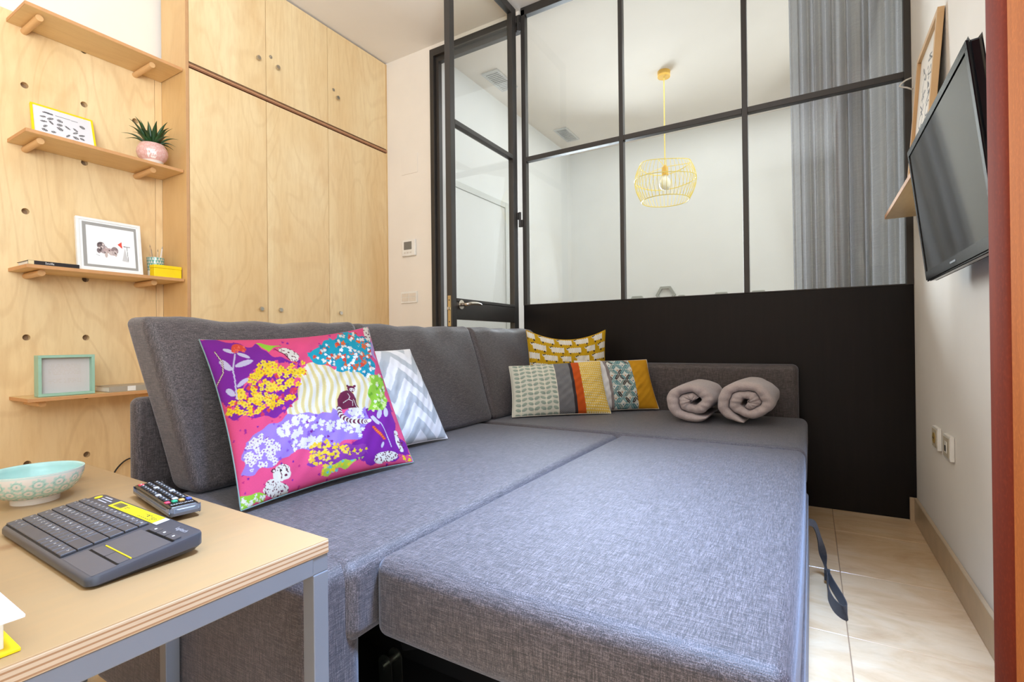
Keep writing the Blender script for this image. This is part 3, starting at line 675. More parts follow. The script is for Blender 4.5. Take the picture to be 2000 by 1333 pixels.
# ledge with picture on the right wall
ws = thing('picture_ledge', 'narrow birch ledge on the right wall behind the television', 'shelf', (0.36, 2.52, 1.405))
box('ledge_board', (0.302, 2.15, 1.405), (RW-0.0005, 2.90, 1.424), M_BIRCHY, ws, 0.001)
box('ledge_edge', (0.3005, 2.151, 1.4055), (0.302, 2.899, 1.4235), plain('shelf_edge_tan', (204, 150, 98), 0.6), ws)
def art_lines(U, V):
    im = canvas(*U.shape, (228, 216, 202)); X, Y = U*100, V*150; r = random.Random(21)
    for j in range(9):
        for i in range(2):
            cx, cy = 32+i*34+r.uniform(-4, 4), 24+j*13; pts = [(cx+r.uniform(-12, 12), cy+r.uniform(-7, 7)) for _ in range(6)]
            if j in (4, 5): pts = [(cx+11*math.cos(q), cy+7*math.sin(q)) for q in np.linspace(0, 6.3, 12)]
            paint(im, stroke(X, Y, pts, 1.5), (58, 52, 50))
    for k in range(16): paint(im, ell(X, Y, r.uniform(20, 80), r.uniform(20, 130), 2, 2), (60, 54, 52))
    return im
framed('framed_picture', 'pale wood picture frame with black line drawings leaning on the right wall', 'picture frame',
       (0.395, 2.685, 2.015), (0.395, 2.286, 2.015), (0.349, 2.286, 1.4255), (0.349, 2.685, 1.4255), 0.020, 0.022, birch('pale_frame_wood', (222, 186, 138), (206, 164, 114), 'z', 0.1), 110, 160, art_lines, group='framed pictures', art_recess=0.012)
hk = thing('wall_hook', 'small white wire hook on the right wall beside the partition', 'hook', (0.405, 2.93, 2.02))
MB().box((RW-0.004, 2.925, 2.00), (RW-0.0005, 2.945, 2.06), 0.001).build('hook_plate', M_WHITE, hk)
MB().tube([(RW-0.003, 2.935, 2.052), (0.39, 2.932, 2.045), (0.372, 2.93, 2.032), (0.366, 2.93, 2.022), (0.374, 2.93, 2.016), (0.392, 2.932, 2.010), (RW-0.003, 2.935, 1.996)], 0.0035, 8).build('wire', M_WHITE, hk, smooth=True)

# ------------------------------------------------------------------ bedroom behind the glass
pe = thing('pendant_lamp', 'yellow wire cage pendant lamp hanging in the room behind the glass', 'lamp', (-1.045, 4.316, 2.02))
pcx, pcy = -1.045, 4.316; M_PY = plain('pendant_yellow', (250, 228, 120), 0.4)
MB().lathe((pcx, pcy, 3.08), [(0, 0), (0.05, 0), (0.052, 0.004), (0.052, 0.05)], 28).build('canopy', plain('canopy_yellow', (236, 186, 70), 0.4), pe, smooth='auto')
MB().cyl((pcx, pcy, 2.335), (pcx, pcy, 3.08), 0.005, 10).build('cord', M_PY, pe, smooth='auto')
MB().lathe((pcx, pcy, 2.25), [(0.0, 0.085), (0.012, 0.085), (0.026, 0.06), (0.028, 0.0), (0.0, 0.0)], 24).build('lamp_holder', plain('canopy_yellow', (236, 186, 70), 0.4), pe, smooth='auto')
MB().lathe((pcx, pcy, 2.125), [(0.0, 0.0), (0.03, 0.008), (0.045, 0.03), (0.048, 0.055), (0.04, 0.085), (0.022, 0.11), (0.018, 0.128)], 24).build('bulb', plain('opal_glass', (250, 248, 240), 0.2), pe, smooth=True)
def cage(a, t):  # t 0 top .. 1 bottom
    r = 0.185+0.065*math.sin(PI*(t*0.86+0.10))**1.0; z = 2.335-0.30*t
    return Vector((pcx+r*math.cos(a), pcy+r*math.sin(a), z+(1-t)*0.016*math.sin(2*a+0.6)))
m = MB()
for k in range(44): m.tube([cage(2*PI*k/44, q/10) for q in range(11)], 0.0022, 5)
m.build('wire_cage', M_PY, pe, smooth=True, kind='stuff')
for t in (0.0, 0.42, 1.0): MB().tube([cage(2*PI*k/48, t) for k in range(48)], 0.0038, 6, True).build('ring', M_PY, pe, smooth=True)
for k in range(3):
    a = 2*PI*k/3+0.5; MB().tube([(pcx+0.02*math.cos(a), pcy+0.02*math.sin(a), 2.325), cage(a, 0)], 0.003, 6).build('spoke', M_PY, pe)
for i, (x0, x1, y0, y1, lab) in enumerate(((-2.375, -2.215, 3.53, 3.87, 'white ceiling vent seen through the door glass'), (-2.352, -2.205, 4.87, 5.235, 'white ceiling vent seen through the left partition pane'))):
    v = thing('ceiling_vent', lab, 'vent', ((x0+x1)/2, (y0+y1)/2, CH-0.015), 'bedroom ceiling vents')
    MV = plain('vent_white', (214, 214, 212), 0.5)
    for a, b in (((x0, y0), (x1, y0+0.018)), ((x0, y1-0.018), (x1, y1)), ((x0, y0+0.018), (x0+0.018, y1-0.018)), ((x1-0.018, y0+0.018), (x1, y1-0.018))): box('frame', (a[0], a[1], CH-0.012), (b[0], b[1], CH-0.0005), MV, v, 0.001)
    box('backing', (x0+0.018, y0+0.018, CH-0.003), (x1-0.018, y1-0.018, CH-0.0005), plain('vent_shadow', (120, 120, 120), 0.8), v)
    n = 12
    for k in range(n):
        yy = y0+0.03+(y1-y0-0.06)*k/(n-1); box('slat', (x0+0.018, yy-0.006, CH-0.010), (x1-0.018, yy+0.006, CH-0.004), MV, v)
# curtain
ct = thing('curtain', 'grey sheer curtain hanging behind the right glass panes', 'curtain', (0.165, 3.2, 0.03))
nu, nv = 420, 60; U, V = UV(nu, nv); rr = random.Random(2); ph = np.zeros(nu); x = np.linspace(0, 1, nu)
fold = sum(a*np.sin(2*PI*f*x+p) for a, f, p in ((0.034, 9.3, 0.3), (0.018, 14.6, 1.7), (0.014, 5.2, 2.2), (0.003, 27, 0.8)))
Pc = np.zeros((nu, nv, 3)); zz = 3.10-V*3.07
Pc[..., 0] = -0.085+0.495*U+0.006*np.sin(U*40)+0.018*(V-0.3)*(1-U)
Pc[..., 1] = 3.20+fold[:, None]*(0.8+0.5*V)+0.004*np.sin(V*9+U*25); Pc[..., 2] = zz
t = NT('sheer_grey_fabric'); tn = t.noise(t.coord((120, 120, 120)), 4, 2); tn2 = t.noise(t.coord((3, 3, 200)), 4, 3)
t.col(t.ramp(t.math('MULTIPLY', t.math('ADD', tn, tn2), 0.5), [(0.4, L(140, 141, 143)), (0.6, L(172, 173, 176))])); t.rough(0.9)
tl_ = t.n('ShaderNodeBsdfTranslucent'); tl_.inputs[0].default_value = L(168, 168, 174); tp = t.n('ShaderNodeBsdfTransparent')
m1 = t.n('ShaderNodeMixShader'); m1.inputs[0].default_value = 0.35; t.l(t.b.outputs[0], m1.inputs[1]); t.l(tl_.outputs[0], m1.inputs[2])
m2 = t.n('ShaderNodeMixShader'); m2.inputs[0].default_value = 0.12; t.l(m1.outputs[0], m2.inputs[1]); t.l(tp.outputs[0], m2.inputs[2]); t.l(m2.outputs[0], t.out.inputs[0])
sheet('curtain_cloth', Pc, t.m, ct)
MB().cyl((-0.12, 3.2, 3.108), (RW-0.002, 3.2, 3.108), 0.010, 12).build('curtain_rail', M_WHITE, ct, smooth='auto')
# hexagon wall shelves peeking over the ledge
M_HEX = plain('hexagon_grey', (168, 170, 164), 0.6)
def hexagon(cx, topz, R, label):
    t = thing('hexagon_shelf', label, 'shelf', (cx, BACKY-0.02, topz-2*R*0.866), 'hexagon wall shelves in the bedroom')
    cz = topz-R*0.866; v = [(cx+R*math.cos(PI/3*k), cz+R*math.sin(PI/3*k)) for k in range(6)]; q = [(cx+(R-0.03)*math.cos(PI/3*k), cz+(R-0.03)*math.sin(PI/3*k)) for k in range(6)]
    for k in range(6):
        k2 = (k+1) % 6; MB().prism([(v[k][0], BACKY-0.035, v[k][1]), (v[k2][0], BACKY-0.035, v[k2][1]), (q[k2][0], BACKY-0.035, q[k2][1]), (q[k][0], BACKY-0.035, q[k][1])], (0, 0.0345, 0)).build('board', M_HEX, t)
HEXES = [(-1.372, 1.452, 0.108, 'tallest grey hexagon shelf, its top showing above the black ledge'), (-1.69, 1.362, 0.108, 'grey hexagon shelf left of the tallest, barely above the ledge'), (-1.20, 1.347, 0.06, 'small grey hexagon shelf right of the tallest, barely above the ledge'), (-0.80, 1.353, 0.108, 'grey hexagon shelf just left of the thick post, barely above the ledge'), (-0.45, 1.350, 0.108, 'grey hexagon shelf right of the thick post')]
for hx in HEXES: hexagon(*hx)

# ------------------------------------------------------------------ sofa bed
SZ = 0.463
sb = thing('sofa_bed', 'grey fabric corner sofa bed with the mattress pulled out', 'sofa bed', (-0.8, 1.75, 0))
MB().soft((-1.45, 0.60, 0.318), (-0.692, 2.03, SZ), 0.030, 14, {'+z': 0.006}).build('seat_mattress', M_FAB, sb, smooth=True)
MB().soft((-1.535, 0.535, 0.03), (-0.705, 0.650, SZ-0.003), 0.030, 10).build('end_panel', M_FAB, sb, smooth=True)
MB().soft((-1.600, 0.640, 0.03), (-1.556, 2.965, 0.712), 0.020, 10).build('back_panel', M_FAB, sb, smooth=True)
MB().soft((-1.555, 2.855, 0.03), (-0.056, 2.972, 0.725), 0.030, 10).build('arm_rest', M_FAB, sb, smooth=True)
MB().soft((-1.45, 2.036, 0.318), (-0.018, 2.862, SZ+0.002), 0.034, 14, {'+z': 0.004}).build('chaise_mattress', M_FAB, sb, smooth=True)
MB().soft((-1.50, 2.05, 0.03), (-0.030, 2.85, 0.322), 0.015, 8).build('chaise_base', M_FAB, sb, smooth=True)
MB().soft((-0.690, 0.657, 0.316), (-0.022, 2.031, SZ-0.002), 0.024, 18, {'+z': 0.014, '-y': 0.008, '+x': 0.006}).build('pull_out_mattress', M_FAB, sb, smooth=True)
MB().soft((-0.055, 0.72, 0.03), (-0.014, 2.02, 0.322), 0.012, 8).build('pull_out_front', M_FAB, sb, smooth=True)
box('storage_floor', (-1.50, 0.66, 0.02), (-0.06, 2.02, 0.05), M_DARK, sb)
box('inner_frame', (-1.50, 0.96, 0.05), (-0.075, 1.0, 0.30), M_DARK, sb)
m = MB().soft((-1.40, 0.655, 0.05), (-0.62, 0.70, 0.172), 0.008, 6); m.build('storage_side', M_BLKFAB, sb, smooth=True)
MB().tube([(-1.40, 0.70, 0.174), (-0.64, 0.70, 0.174), (-0.60, 0.705, 0.150), (-0.57, 0.72, 0.10)], 0.004, 6).build('piping', M_FAB, sb, smooth=True)
M_LINK = plain('zinc_link', (120, 120, 108), 0.3, 0.9)
for y in (0.782, 0.812):
    m = MB(); P = [(-0.79+0.019*math.cos(a), y, 0.165+0.019*math.sin(a)) for a in np.linspace(-0.2, PI+0.2, 12)]+[(-0.80, y, 0.055), (-0.765, y, 0.055)]
    m.prism(P, (0, 0.003, 0)); m.build('link_plate', M_LINK, sb)
MB().cyl((-0.79, 0.772, 0.165), (-0.79, 0.82, 0.165), 0.007, 12).build('pivot_bolt', M_LINK, sb, smooth='auto')
MB().obox((-0.60, 0.86, 0.245), (0.22, 0.012, 0.012), ((0.93, 0, 0.36), (0, 1, 0), (-0.36, 0, 0.93)), 0.003).build('link_arm', M_DARK, sb)
for (x, y) in ((-1.5, 0.60), (-0.78, 0.60), (-0.06, 2.80), (-1.5, 2.9)):
    MB().cyl((x, y, 0), (x, y, 0.032), 0.02, 14).build('foot', M_DARK, sb, smooth='auto')
# pull strap
def ribbon(pts, half, th=0.003):
    m = MB(); bm = m.bm; P = [Vector(p) for p in pts]; rows = []
    for i, p in enumerate(P):
        t = (P[min(i+1, len(P)-1)]-P[max(i-1, 0)]).normalized(); n = t.cross(Vector((0, 0, 1))).normalized(); u = n.cross(t).normalized(); h = half[i] if isinstance(half, (list, tuple)) else half
        rows.append([bm.verts.new(p+n*th/2-u*h), bm.verts.new(p+n*th/2+u*h), bm.verts.new(p-n*th/2+u*h), bm.verts.new(p-n*th/2-u*h)])
    for A, B in zip(rows, rows[1:]):
        for q in range(4): bm.faces.new((A[q], A[(q+1) % 4], B[(q+1) % 4], B[q]))
    bm.faces.new(rows[0][::-1]); bm.faces.new(rows[-1]); return m
def spline(pts, n=6):
    P = [np.array(p, float) for p in pts]; P = [2*P[0]-P[1]]+P+[2*P[-1]-P[-2]]; out = []
    for i in range(1, len(P)-2):
        for k in range(n):
            t = k/n; a, b, c, d = P[i-1:i+3]; out.append(0.5*((2*b)+(-a+c)*t+(2*a-5*b+4*c-d)*t*t+(-a+3*b-3*c+d)*t**3))
    out.append(P[-2]); return [tuple(p) for p in out]
st = spline([(-0.016, 2.00, 0.225), (0.004, 2.05, 0.20), (0.020, 2.09, 0.13), (0.033, 2.09, 0.06), (0.040, 2.05, 0.028)])
m = ribbon(st, 0.012); m.build('pull_strap', M_BLKFAB, sb, smooth='auto')
lp_ = spline([(0.038, 2.06, 0.030), (0.040, 2.00, 0.022), (0.040, 1.93, 0.020), (0.052, 1.86, 0.020), (0.072, 1.822, 0.020), (0.084, 1.825, 0.024), (0.080, 1.87, 0.024), (0.066, 1.94, 0.024), (0.051, 2.01, 0.026), (0.041, 2.06, 0.032)])
m = ribbon(lp_, 0.0215); m.build('strap_loop', M_BLKFAB, sb, smooth='auto')
box('strap_stitch', (0.030, 2.052, 0.012), (0.048, 2.066, 0.05), M_BLKFAB, sb, 0.002)

# ------------------------------------------------------------------ back cushions
def back_cushion(y0, y1, label, tuck=0.0, sag=0.0, seed=0):
    t = thing('back_cushion', label, 'cushion', (-1.42, (y0+y1)/2, SZ), 'grey back cushions')
    def warp(P):
        z = (P[:, 2]-0.466)/0.47; x0 = P[:, 0].copy(); w_ = (P[:, 1]-y0)/(y1-y0)
        P[:, 0] = x0-0.145*z+0.004*np.sin(P[:, 1]*19+seed)*np.sin(P[:, 2]*17+seed*2)
        P[:, 1] += tuck*(1-z)*np.clip(1-w_*2.5, 0, 1)
        P[:, 2] -= sag*np.sin(PI*np.clip(w_, 0, 1))*np.clip(z, 0, 1)**2+0.004*np.sin(P[:, 1]*31+seed)*np.clip(z, 0, 1)**3
        return P
    MB().soft((-1.475, y0, 0.466), (-1.352, y1, 0.936), 0.027, 18, {'+x': 0.024, '-x': 0.004}, warp).build('cover', M_FAB, t, smooth=True)
    sm = []
    for z in np.linspace(0.03, 0.97, 24): sm.append((-1.352-0.145*z-0.010, y0+0.012+tuck*(1-z), 0.466+0.47*z))
    MB().tube(sm, 0.0018, 5).build('side_seam', M_FAB, t, smooth=True)
back_cushion(0.636, 1.352, 'grey back cushion nearest the table, behind the floral pillow', 0.055, 0.012, 0)
back_cushion(1.362, 2.094, 'middle grey back cushion behind the chevron pillow', 0.0, 0.010, 2)
back_cushion(2.103, 2.785, 'grey back cushion in the corner beside the sheep pillow', 0.0, 0.006, 4)

# ------------------------------------------------------------------ scatter pillows
def pillow(name, label, TL, TR, BR, BL, thick, fn, nu, nv, pinch=0.05, back=(210, 205, 198), seed=1, cloth=M_CLOTH2, power=0.5, dent=0.0, sagtop=0.0):
    TL, TR, BR, BL = [np.array(p, float) for p in (TL, TR, BR, BL)]; base = (BL+BR)/2
    t = thing(name, label, 'pillow', tuple(base), 'scatter pillows on the sofa bed')
    N = np.cross(TR-TL, TL-BL); N /= np.linalg.norm(N)
    if N @ (np.array(CAMPOS)-base) < 0: N = -N
    def surf(nu, nv, sg):
        U, V = UV(nu, nv); a, b = 2*U-1, 2*V-1
        u2 = 0.5+(U-0.5)*(1-pinch*(1-b**2)); v2 = 0.5+(V-0.5)*(1-pinch*(1-a**2))
        v2 = v2+sagtop*(1-a**2)*(1-V)**1.5
        u2 = u2[..., None]; v2 = v2[..., None]
        P = (1-v2)*((1-u2)*TL+u2*TR)+v2*((1-u2)*BL+u2*BR)
        f = np.clip((1-a**2)*(1-b**2), 0, 1)**power
        wr = 0.05*np.sin(a*9+b*5+seed)*np.sin(b*7-a*4+seed*2)+0.035*np.sin(a*17-b*12+seed*3)+0.02*np.sin(a*31+b*23)
        edge = np.clip((1-a**2)*(1-b**2)*6, 0, 1); f = f*(1+wr*edge)-dent*np.exp(-((a)**2*6+(b+0.9)**2*5))
        P = P+N*(sg*thick/2*f)[..., None]; return P, U, V
    P, U, V = surf(nu, nv, 1); sheet('front_panel', P, cloth, t, fn(U, V))
    P, U, V = surf(60, 60, -1); sheet('back_panel', P, plain('pillow_back_'+'_'.join(map(str, back)), back, 0.9), t)
    a = np.linspace(-1, 1, 40); U, V = UV(40, 40); P, _, _ = surf(40, 40, 1)
    rim = [tuple(p) for p in np.concatenate([P[:, 0], P[-1, 1:], P[-2::-1, -1], P[0, -2:0:-1]])]
    MB().tube(rim, 0.0022, 5, True).build('seam', plain('pillow_back_'+'_'.join(map(str, back)), back, 0.9), t, smooth=True)
    return t
# the large floral pillow: shapes are given in a tracing frame
def floral(U, V):
    TL, TR, BR, BL = [np.array(p, float) for p in ((80, 195), (1125, 125), (1425, 965), (345, 1270))]
    A_m, b_m = [], []                                   # rectify the print: unit square -> tracing frame
    for (a, b), (x, y) in zip(((0, 0), (1, 0), (1, 1), (0, 1)), (TL, TR, BR, BL)):
        A_m += [[a, b, 1, 0, 0, 0, -a*x, -b*x], [0, 0, 0, a, b, 1, -a*y, -b*y]]; b_m += [x, y]
    hm = np.linalg.solve(np.array(A_m, float), np.array(b_m, float)); U1 = np.clip(U+0.045*4*U*(1-U), 0, 1); V1 = np.clip(V-0.085*4*V*(1-V), 0, 1)
    den = hm[6]*U1+hm[7]*V1+1; X = (hm[0]*U1+hm[1]*V1+hm[2])/den; Y = (hm[3]*U1+hm[4]*V1+hm[5])/den
    jx = 9*np.sin(Y*0.05)+7*np.sin(X*0.071+Y*0.033); jy = 9*np.sin(X*0.047)+7*np.sin(Y*0.063-X*0.029)
    Xj, Yj = X+jx, Y+jy; r = random.Random(12)
    PINK, PUR, LAV, CREAM, YEL, TEAL, LIME, WINE, ORG, LG = (240, 84, 132), (132, 34, 152), (166, 132, 214), (240, 232, 214), (252, 214, 30), (24, 166, 186), (158, 210, 58), (112, 30, 62), (228, 76, 54), (206, 196, 218)
    im = canvas(*U.shape, PINK)
    def blob(poly, c): paint(im, inpoly(Xj, Yj, poly), c)
    def scatter(poly, n, rad, cols, reg=None):
        if rad > 10: n, rad = int(n*1.5), rad*0.82
        xs_ = [p[0] for p in poly]; ys_ = [p[1] for p in poly]; k = 0; tries = 0
        while k < n and tries < n*12:
            tries += 1; x, y = r.uniform(min(xs_), max(xs_)), r.uniform(min(ys_), max(ys_))
            if not inpoly(np.array([x]), np.array([y]), poly)[0]: continue
            k += 1; rr_ = rad*r.uniform(0.75, 1.2); c = r.choice(cols)
            sub = (np.abs(X-x) < rr_*2) & (np.abs(Y-y) < rr_*2)
            th_ = np.arctan2(Y-y, X-x); rd = np.hypot(X-x, Y-y); paint(im, sub & (rd < rr_*(0.74+0.16*np.cos(5*th_+x)+0.12*np.cos(3*th_+y))), c)
            if reg: paint(im, sub & (rd < rr_*0.28), reg)
    specks = [(80, 195), (1125, 125), (1425, 965), (345, 1270)]
    scatter(specks, 210, 9, [PUR, (170, 40, 140), (200, 50, 120)])
    blob([(70, 185), (400, 235), (560, 330), (640, 350), (400, 370), (300, 450), (250, 570), (190, 580), (110, 430)], PUR)
    blob([(1070, 640), (1240, 570), (1290, 760), (1420, 930), (1300, 965), (1150, 1010), (1000, 940), (1050, 850)], PUR)
    blob([(400, 235), (560, 235), (480, 275)], LIME)
    cs = [(640, 400), (740, 350), (880, 400), (960, 350), (1100, 420), (1120, 650), (880, 665), (850, 725), (800, 690), (580, 725), (570, 660), (640, 580)]
    mk = inpoly(Xj, Yj, cs); paint(im, mk, CREAM); wav = np.sin((X+14*np.sin(Y*0.022)-Y*0.16)*2*PI/44.0); paint(im, mk & (wav > 0.0), (236, 216, 150)); paint(im, mk & (wav > 0.75), (226, 206, 140))
    lv = [(310, 830), (480, 730), (650, 680), (860, 700), (880, 655), (950, 690), (1080, 640), (1110, 740), (1060, 850), (900, 900), (620, 935), (540, 1000), (400, 1045), (310, 1035)]
    blob(lv, LAV); scatter(lv, 26, 14, [PUR, (140, 90, 200)])
    scatter([(650, 690), (760, 690), (760, 800), (560, 860), (500, 780)], 34, 23, [CREAM]); scatter([(310, 840), (420, 790), (540, 900), (530, 1000), (350, 1030)], 40, 25, [CREAM], (150, 100, 190))
    scatter([(780, 740), (930, 730), (1080, 760), (1060, 850), (960, 800), (800, 800)], 30, 20, [CREAM]); scatter([(620, 870), (800, 830), (860, 880), (640, 920)], 26, 20, [CREAM])
    scatter([(960, 660), (1060, 650), (1090, 740), (1000, 740)], 12, 20, [CREAM])
    yl = [(190, 560), (330, 450), (420, 345), (690, 345), (700, 420), (640, 470), (640, 520), (600, 590), (470, 640), (330, 660), (200, 620)]
    blob([(200, 560), (420, 420), (620, 420), (640, 560), (560, 680), (330, 690), (200, 640)], PUR); scatter(yl, 60, 20, [PUR, PINK, ORG])
    scatter([(230, 560), (640, 470), (600, 640), (330, 690)], 26, 18, [PINK, ORG, (210, 50, 90)])
    scatter(yl, 95, 25, [YEL, (252, 204, 24), (250, 220, 70)], (206, 160, 60))
    te = [(720, 300), (850, 205), (1000, 140), (1120, 210), (1140, 350), (1150, 410), (1090, 435), (1040, 400), (900, 405), (890, 370), (800, 370), (740, 350)]
    blob(te, TEAL); scatter(te, 62, 21, [ORG, (240, 110, 50), TEAL, (16, 140, 170)]); scatter(te, 62, 15, [CREAM, (255, 255, 250), TEAL])
    gr = [(1100, 440), (1190, 380), (1230, 560), (1190, 640), (1100, 665)]; blob(gr, LIME); scatter(gr, 26, 16, [CREAM, (224, 240, 150), (120, 180, 40)])
    blob([(320, 1180), (500, 1170), (490, 1220), (340, 1285)], LIME); scatter([(340, 1190), (500, 1180), (480, 1220), (350, 1270)], 14, 15, [CREAM])
    bg = [(860, 1060), (950, 985), (1100, 975), (1010, 1045), (860, 1085)]; blob(bg, (190, 216, 70)); scatter(bg, 16, 14, [(110, 200, 196), YEL])
    blob([(760, 900), (1120, 900), (1120, 960), (870, 1040), (740, 1020)], (150, 60, 160)); yd = [(750, 890), (830, 860), (1000, 910), (1120, 910), (1120, 950), (960, 960), (880, 1050), (740, 1010)]
    scatter(yd, 58, 17, [YEL, (250, 200, 60), (252, 222, 90)]); scatter([(1000, 930), (1140, 930), (1140, 1000), (1000, 980)], 10, 12, [PUR])
    scatter([(1330, 930), (1420, 910), (1420, 960), (1330, 965)], 14, 14, [YEL, PINK])
    # sprig in the purple corner
    paint(im, stroke(X, Y, [(268, 290), (236, 385), (252, 550)], 9), LG)
    for (cx, cy, rx, ry, a) in ((232, 270, 32, 11, 20), (318, 300, 40, 12, 25), (200, 350, 46, 20, 45), (312, 348, 60, 15, -14), (215, 505, 34, 16, 40), (290, 462, 42, 14, -30)): paint(im, ell(X, Y, cx, cy, rx, ry, a), LG)
    paint(im, ell(Xj, Yj, 310, 255, 48, 30, 5), ORG); scatter([(265, 235), (350, 235), (350, 280), (265, 280)], 22, 6, [(250, 110, 90)])
    paint(im, stroke(X, Y, [(150, 270), (182, 330), (178, 390), (140, 440)], 11), WINE); paint(im, stroke(X, Y, [(150, 270), (182, 330), (178, 390), (140, 440)], 4), CREAM)
    # sprig in the lower right
    paint(im, stroke(X, Y, [(1130, 690), (1185, 735), (1225, 800), (1270, 890)], 6), LG)
    for (cx, cy, rx, ry, a) in ((1172, 672, 15, 32, 10), (1213, 655, 15, 34, 0), (1146, 720, 38, 15, 40), (1215, 880, 8, 20, 5)): paint(im, ell(X, Y, cx, cy, rx, ry, a), (214, 206, 216))
    for k in range(8): paint(im, ell(X, Y, 1140+k*11, 772+k*9.5, 11, 9), (236, 86, 50)); paint(im, ell(X, Y, 1140+k*11, 772+k*9.5, 3, 3), (250, 190, 80))
    paint(im, stroke(X, Y, [(1290, 780), (1310, 850), (1340, 900)], 26), CREAM); scatter([(1280, 780), (1320, 790), (1360, 900), (1320, 910)], 18, 6, [WINE])
    # spotted animals
    def spotted(shapes, n, poly):
        for s_ in shapes: paint(im, ell(X, Y, *s_), CREAM)
        mk_ = np.zeros(X.shape, bool)
        for s_ in shapes: mk_ |= ell(X, Y, *s_)
        for _ in range(n):
            x, y = r.uniform(poly[0], poly[1]), r.uniform(poly[2], poly[3]); paint(im, mk_ & ell(X, Y, x, y, 5, 3.2, r.uniform(0, 90)), WINE)
    spotted([(600, 290, 66, 30, 20), (620, 318, 36, 26, 40)], 70, (530, 670, 255, 350)); paint(im, stroke(X, Y, [(515, 265), (560, 300), (600, 335)], 6), WINE)
    spotted([(1112, 165, 22, 44, -10)], 16, (1090, 1135, 120, 210)); paint(im, inpoly(Xj, Yj, [(1120, 190), (1150, 200), (1165, 300), (1125, 260)]), (190, 160, 214))
    spotted([(1252, 955, 72, 34, -10), (1215, 985, 34, 20, 0)], 66, (1180, 1325, 915, 1005))
    spotted([(565, 1165, 92, 42, 5), (540, 1140, 60, 40, 20)], 90, (470, 660, 1100, 1210)); spotted([(578, 1062, 58, 56, 0), (618, 1078, 28, 30, 0)], 26, (520, 640, 1005, 1050))
    paint(im, ell(X, Y, 520, 1045, 16, 14), WINE); paint(im, ell(X, Y, 524, 1048, 8, 8), CREAM); paint(im, stroke(X, Y, [(568, 1050), (584, 1075), (586, 1100)], 6), WINE); paint(im, stroke(X, Y, [(612, 1048), (624, 1062)], 6), WINE)
    paint(im, ell(X, Y, 612, 1080, 11, 8), WINE); paint(im, ell(X, Y, 572, 1046, 8, 6), (40, 20, 30)); paint(im, ell(X, Y, 612, 1044, 6, 5), (40, 20, 30))
    # lemur
    paint(im, inpoly(X, Y, [(890, 600), (905, 560), (955, 535), (990, 548), (1008, 590), (1018, 628), (1035, 645), (985, 655), (930, 662), (895, 640)]), WINE)
    paint(im, ell(X, Y, 980, 520, 26, 24, 0), WINE); paint(im, ell(X, Y, 986, 524, 16, 13, 10), CREAM); paint(im, ell(X, Y, 980, 522, 4, 4), WINE); paint(im, ell(X, Y, 994, 522, 4, 4), WINE); paint(im, ell(X, Y, 990, 533, 5, 4), WINE)
    for e in ((957, 502), (1003, 500)): paint(im, ell(X, Y, e[0], e[1], 8, 9), WINE)
    for p in ([(930, 620), (960, 600), (985, 612), (990, 640)], [(955, 560), (968, 580), (962, 600)], [(990, 600), (1015, 640), (1030, 648)]): paint(im, stroke(X, Y, p, 3.2), CREAM)
    tp = spline([(905, 655), (920, 700), (965, 732), (1020, 738), (1080, 735), (1108, 728)], 14)
    for k, (p, q) in enumerate(zip(tp, tp[1:])): paint(im, stroke(X, Y, [p, q], 34 if k < 60 else 26), WINE if (k//3) % 2 == 0 else CREAM)
    return im
pillow('floral_pillow', 'large square pillow printed with flowers, a lemur and spotted cats', (-1.445, 0.748, 0.868), (-1.380, 1.300, 0.914), (-1.088, 1.209, 0.474), (-1.118, 0.666, 0.474), 0.15, floral, 360, 360, 0.055, (112, 134, 130), 2, cloth=M_CLOTH, sagtop=0.03)
def chevron(U, V):
    im = canvas(*U.shape, (244, 243, 243)); tri = np.abs(np.mod(U*2.2+0.15, 1)-0.5)*2
    s_ = np.mod(V*3.8-tri*0.92+0.15*U, 1); paint(im, s_ < 0.48, (196, 201, 204)); return im
pillow('chevron_pillow', 'white and pale grey chevron pillow half behind the floral pillow', (-1.437, 1.146, 0.835), (-1.405, 1.546, 0.827), (-1.243, 1.581, 0.474), (-1.275, 1.181, 0.474), 0.13, chevron, 260, 260, 0.05, (238, 237, 236), 4)
def sheep(U, V):
    im = canvas(*U.shape, (206, 162, 22)); X, Y = U*100, V*95; r = random.Random(6)
    for j in range(8):
        for i in range(-1, 6):
            cx, cy = i*21.5+(10 if j % 2 else 0)+r.uniform(-1, 1)+4, 5+j*12.6; w_ = 8.2 if (i+j) % 4 else 5.6
            ang = r.uniform(-4, 4); m = (np.abs(X-cx) < w_) & (np.abs(Y-cy-(X-cx)*math.tan(math.radians(ang))) < 3.7+0.4*np.sin(X*2.2))
            paint(im, m, (240, 234, 220)); paint(im, m & (np.sin(X*3.6) > 0.86), (214, 204, 182))
            paint(im, ell(X, Y, cx-w_-0.6, cy-2.2, 2.0, 1.6, 30), (240, 234, 220)); paint(im, ell(X, Y, cx-w_-1.0, cy-3.0, 1.0, 0.9), (52, 40, 34)); paint(im, ell(X, Y, cx-w_+1.0, cy-4.0, 1.2, 0.7, -30), (52, 40, 34))
            for q in (-w_*0.72, w_*0.72): paint(im, (np.abs(X-cx-q) < 0.9) & (Y > cy+3.6) & (Y < cy+5.8), (60, 46, 38))
    return im
pillow('sheep_pillow', 'mustard yellow pillow printed with cream sheep in the sofa corner', (-1.40, 2.512, 0.922), (-1.030, 2.797, 0.918), (-1.000, 2.765, 0.474), (-1.362, 2.470, 0.474), 0.12, sheep, 240, 230, 0.06, (206, 162, 22), 3, sagtop=0.10)
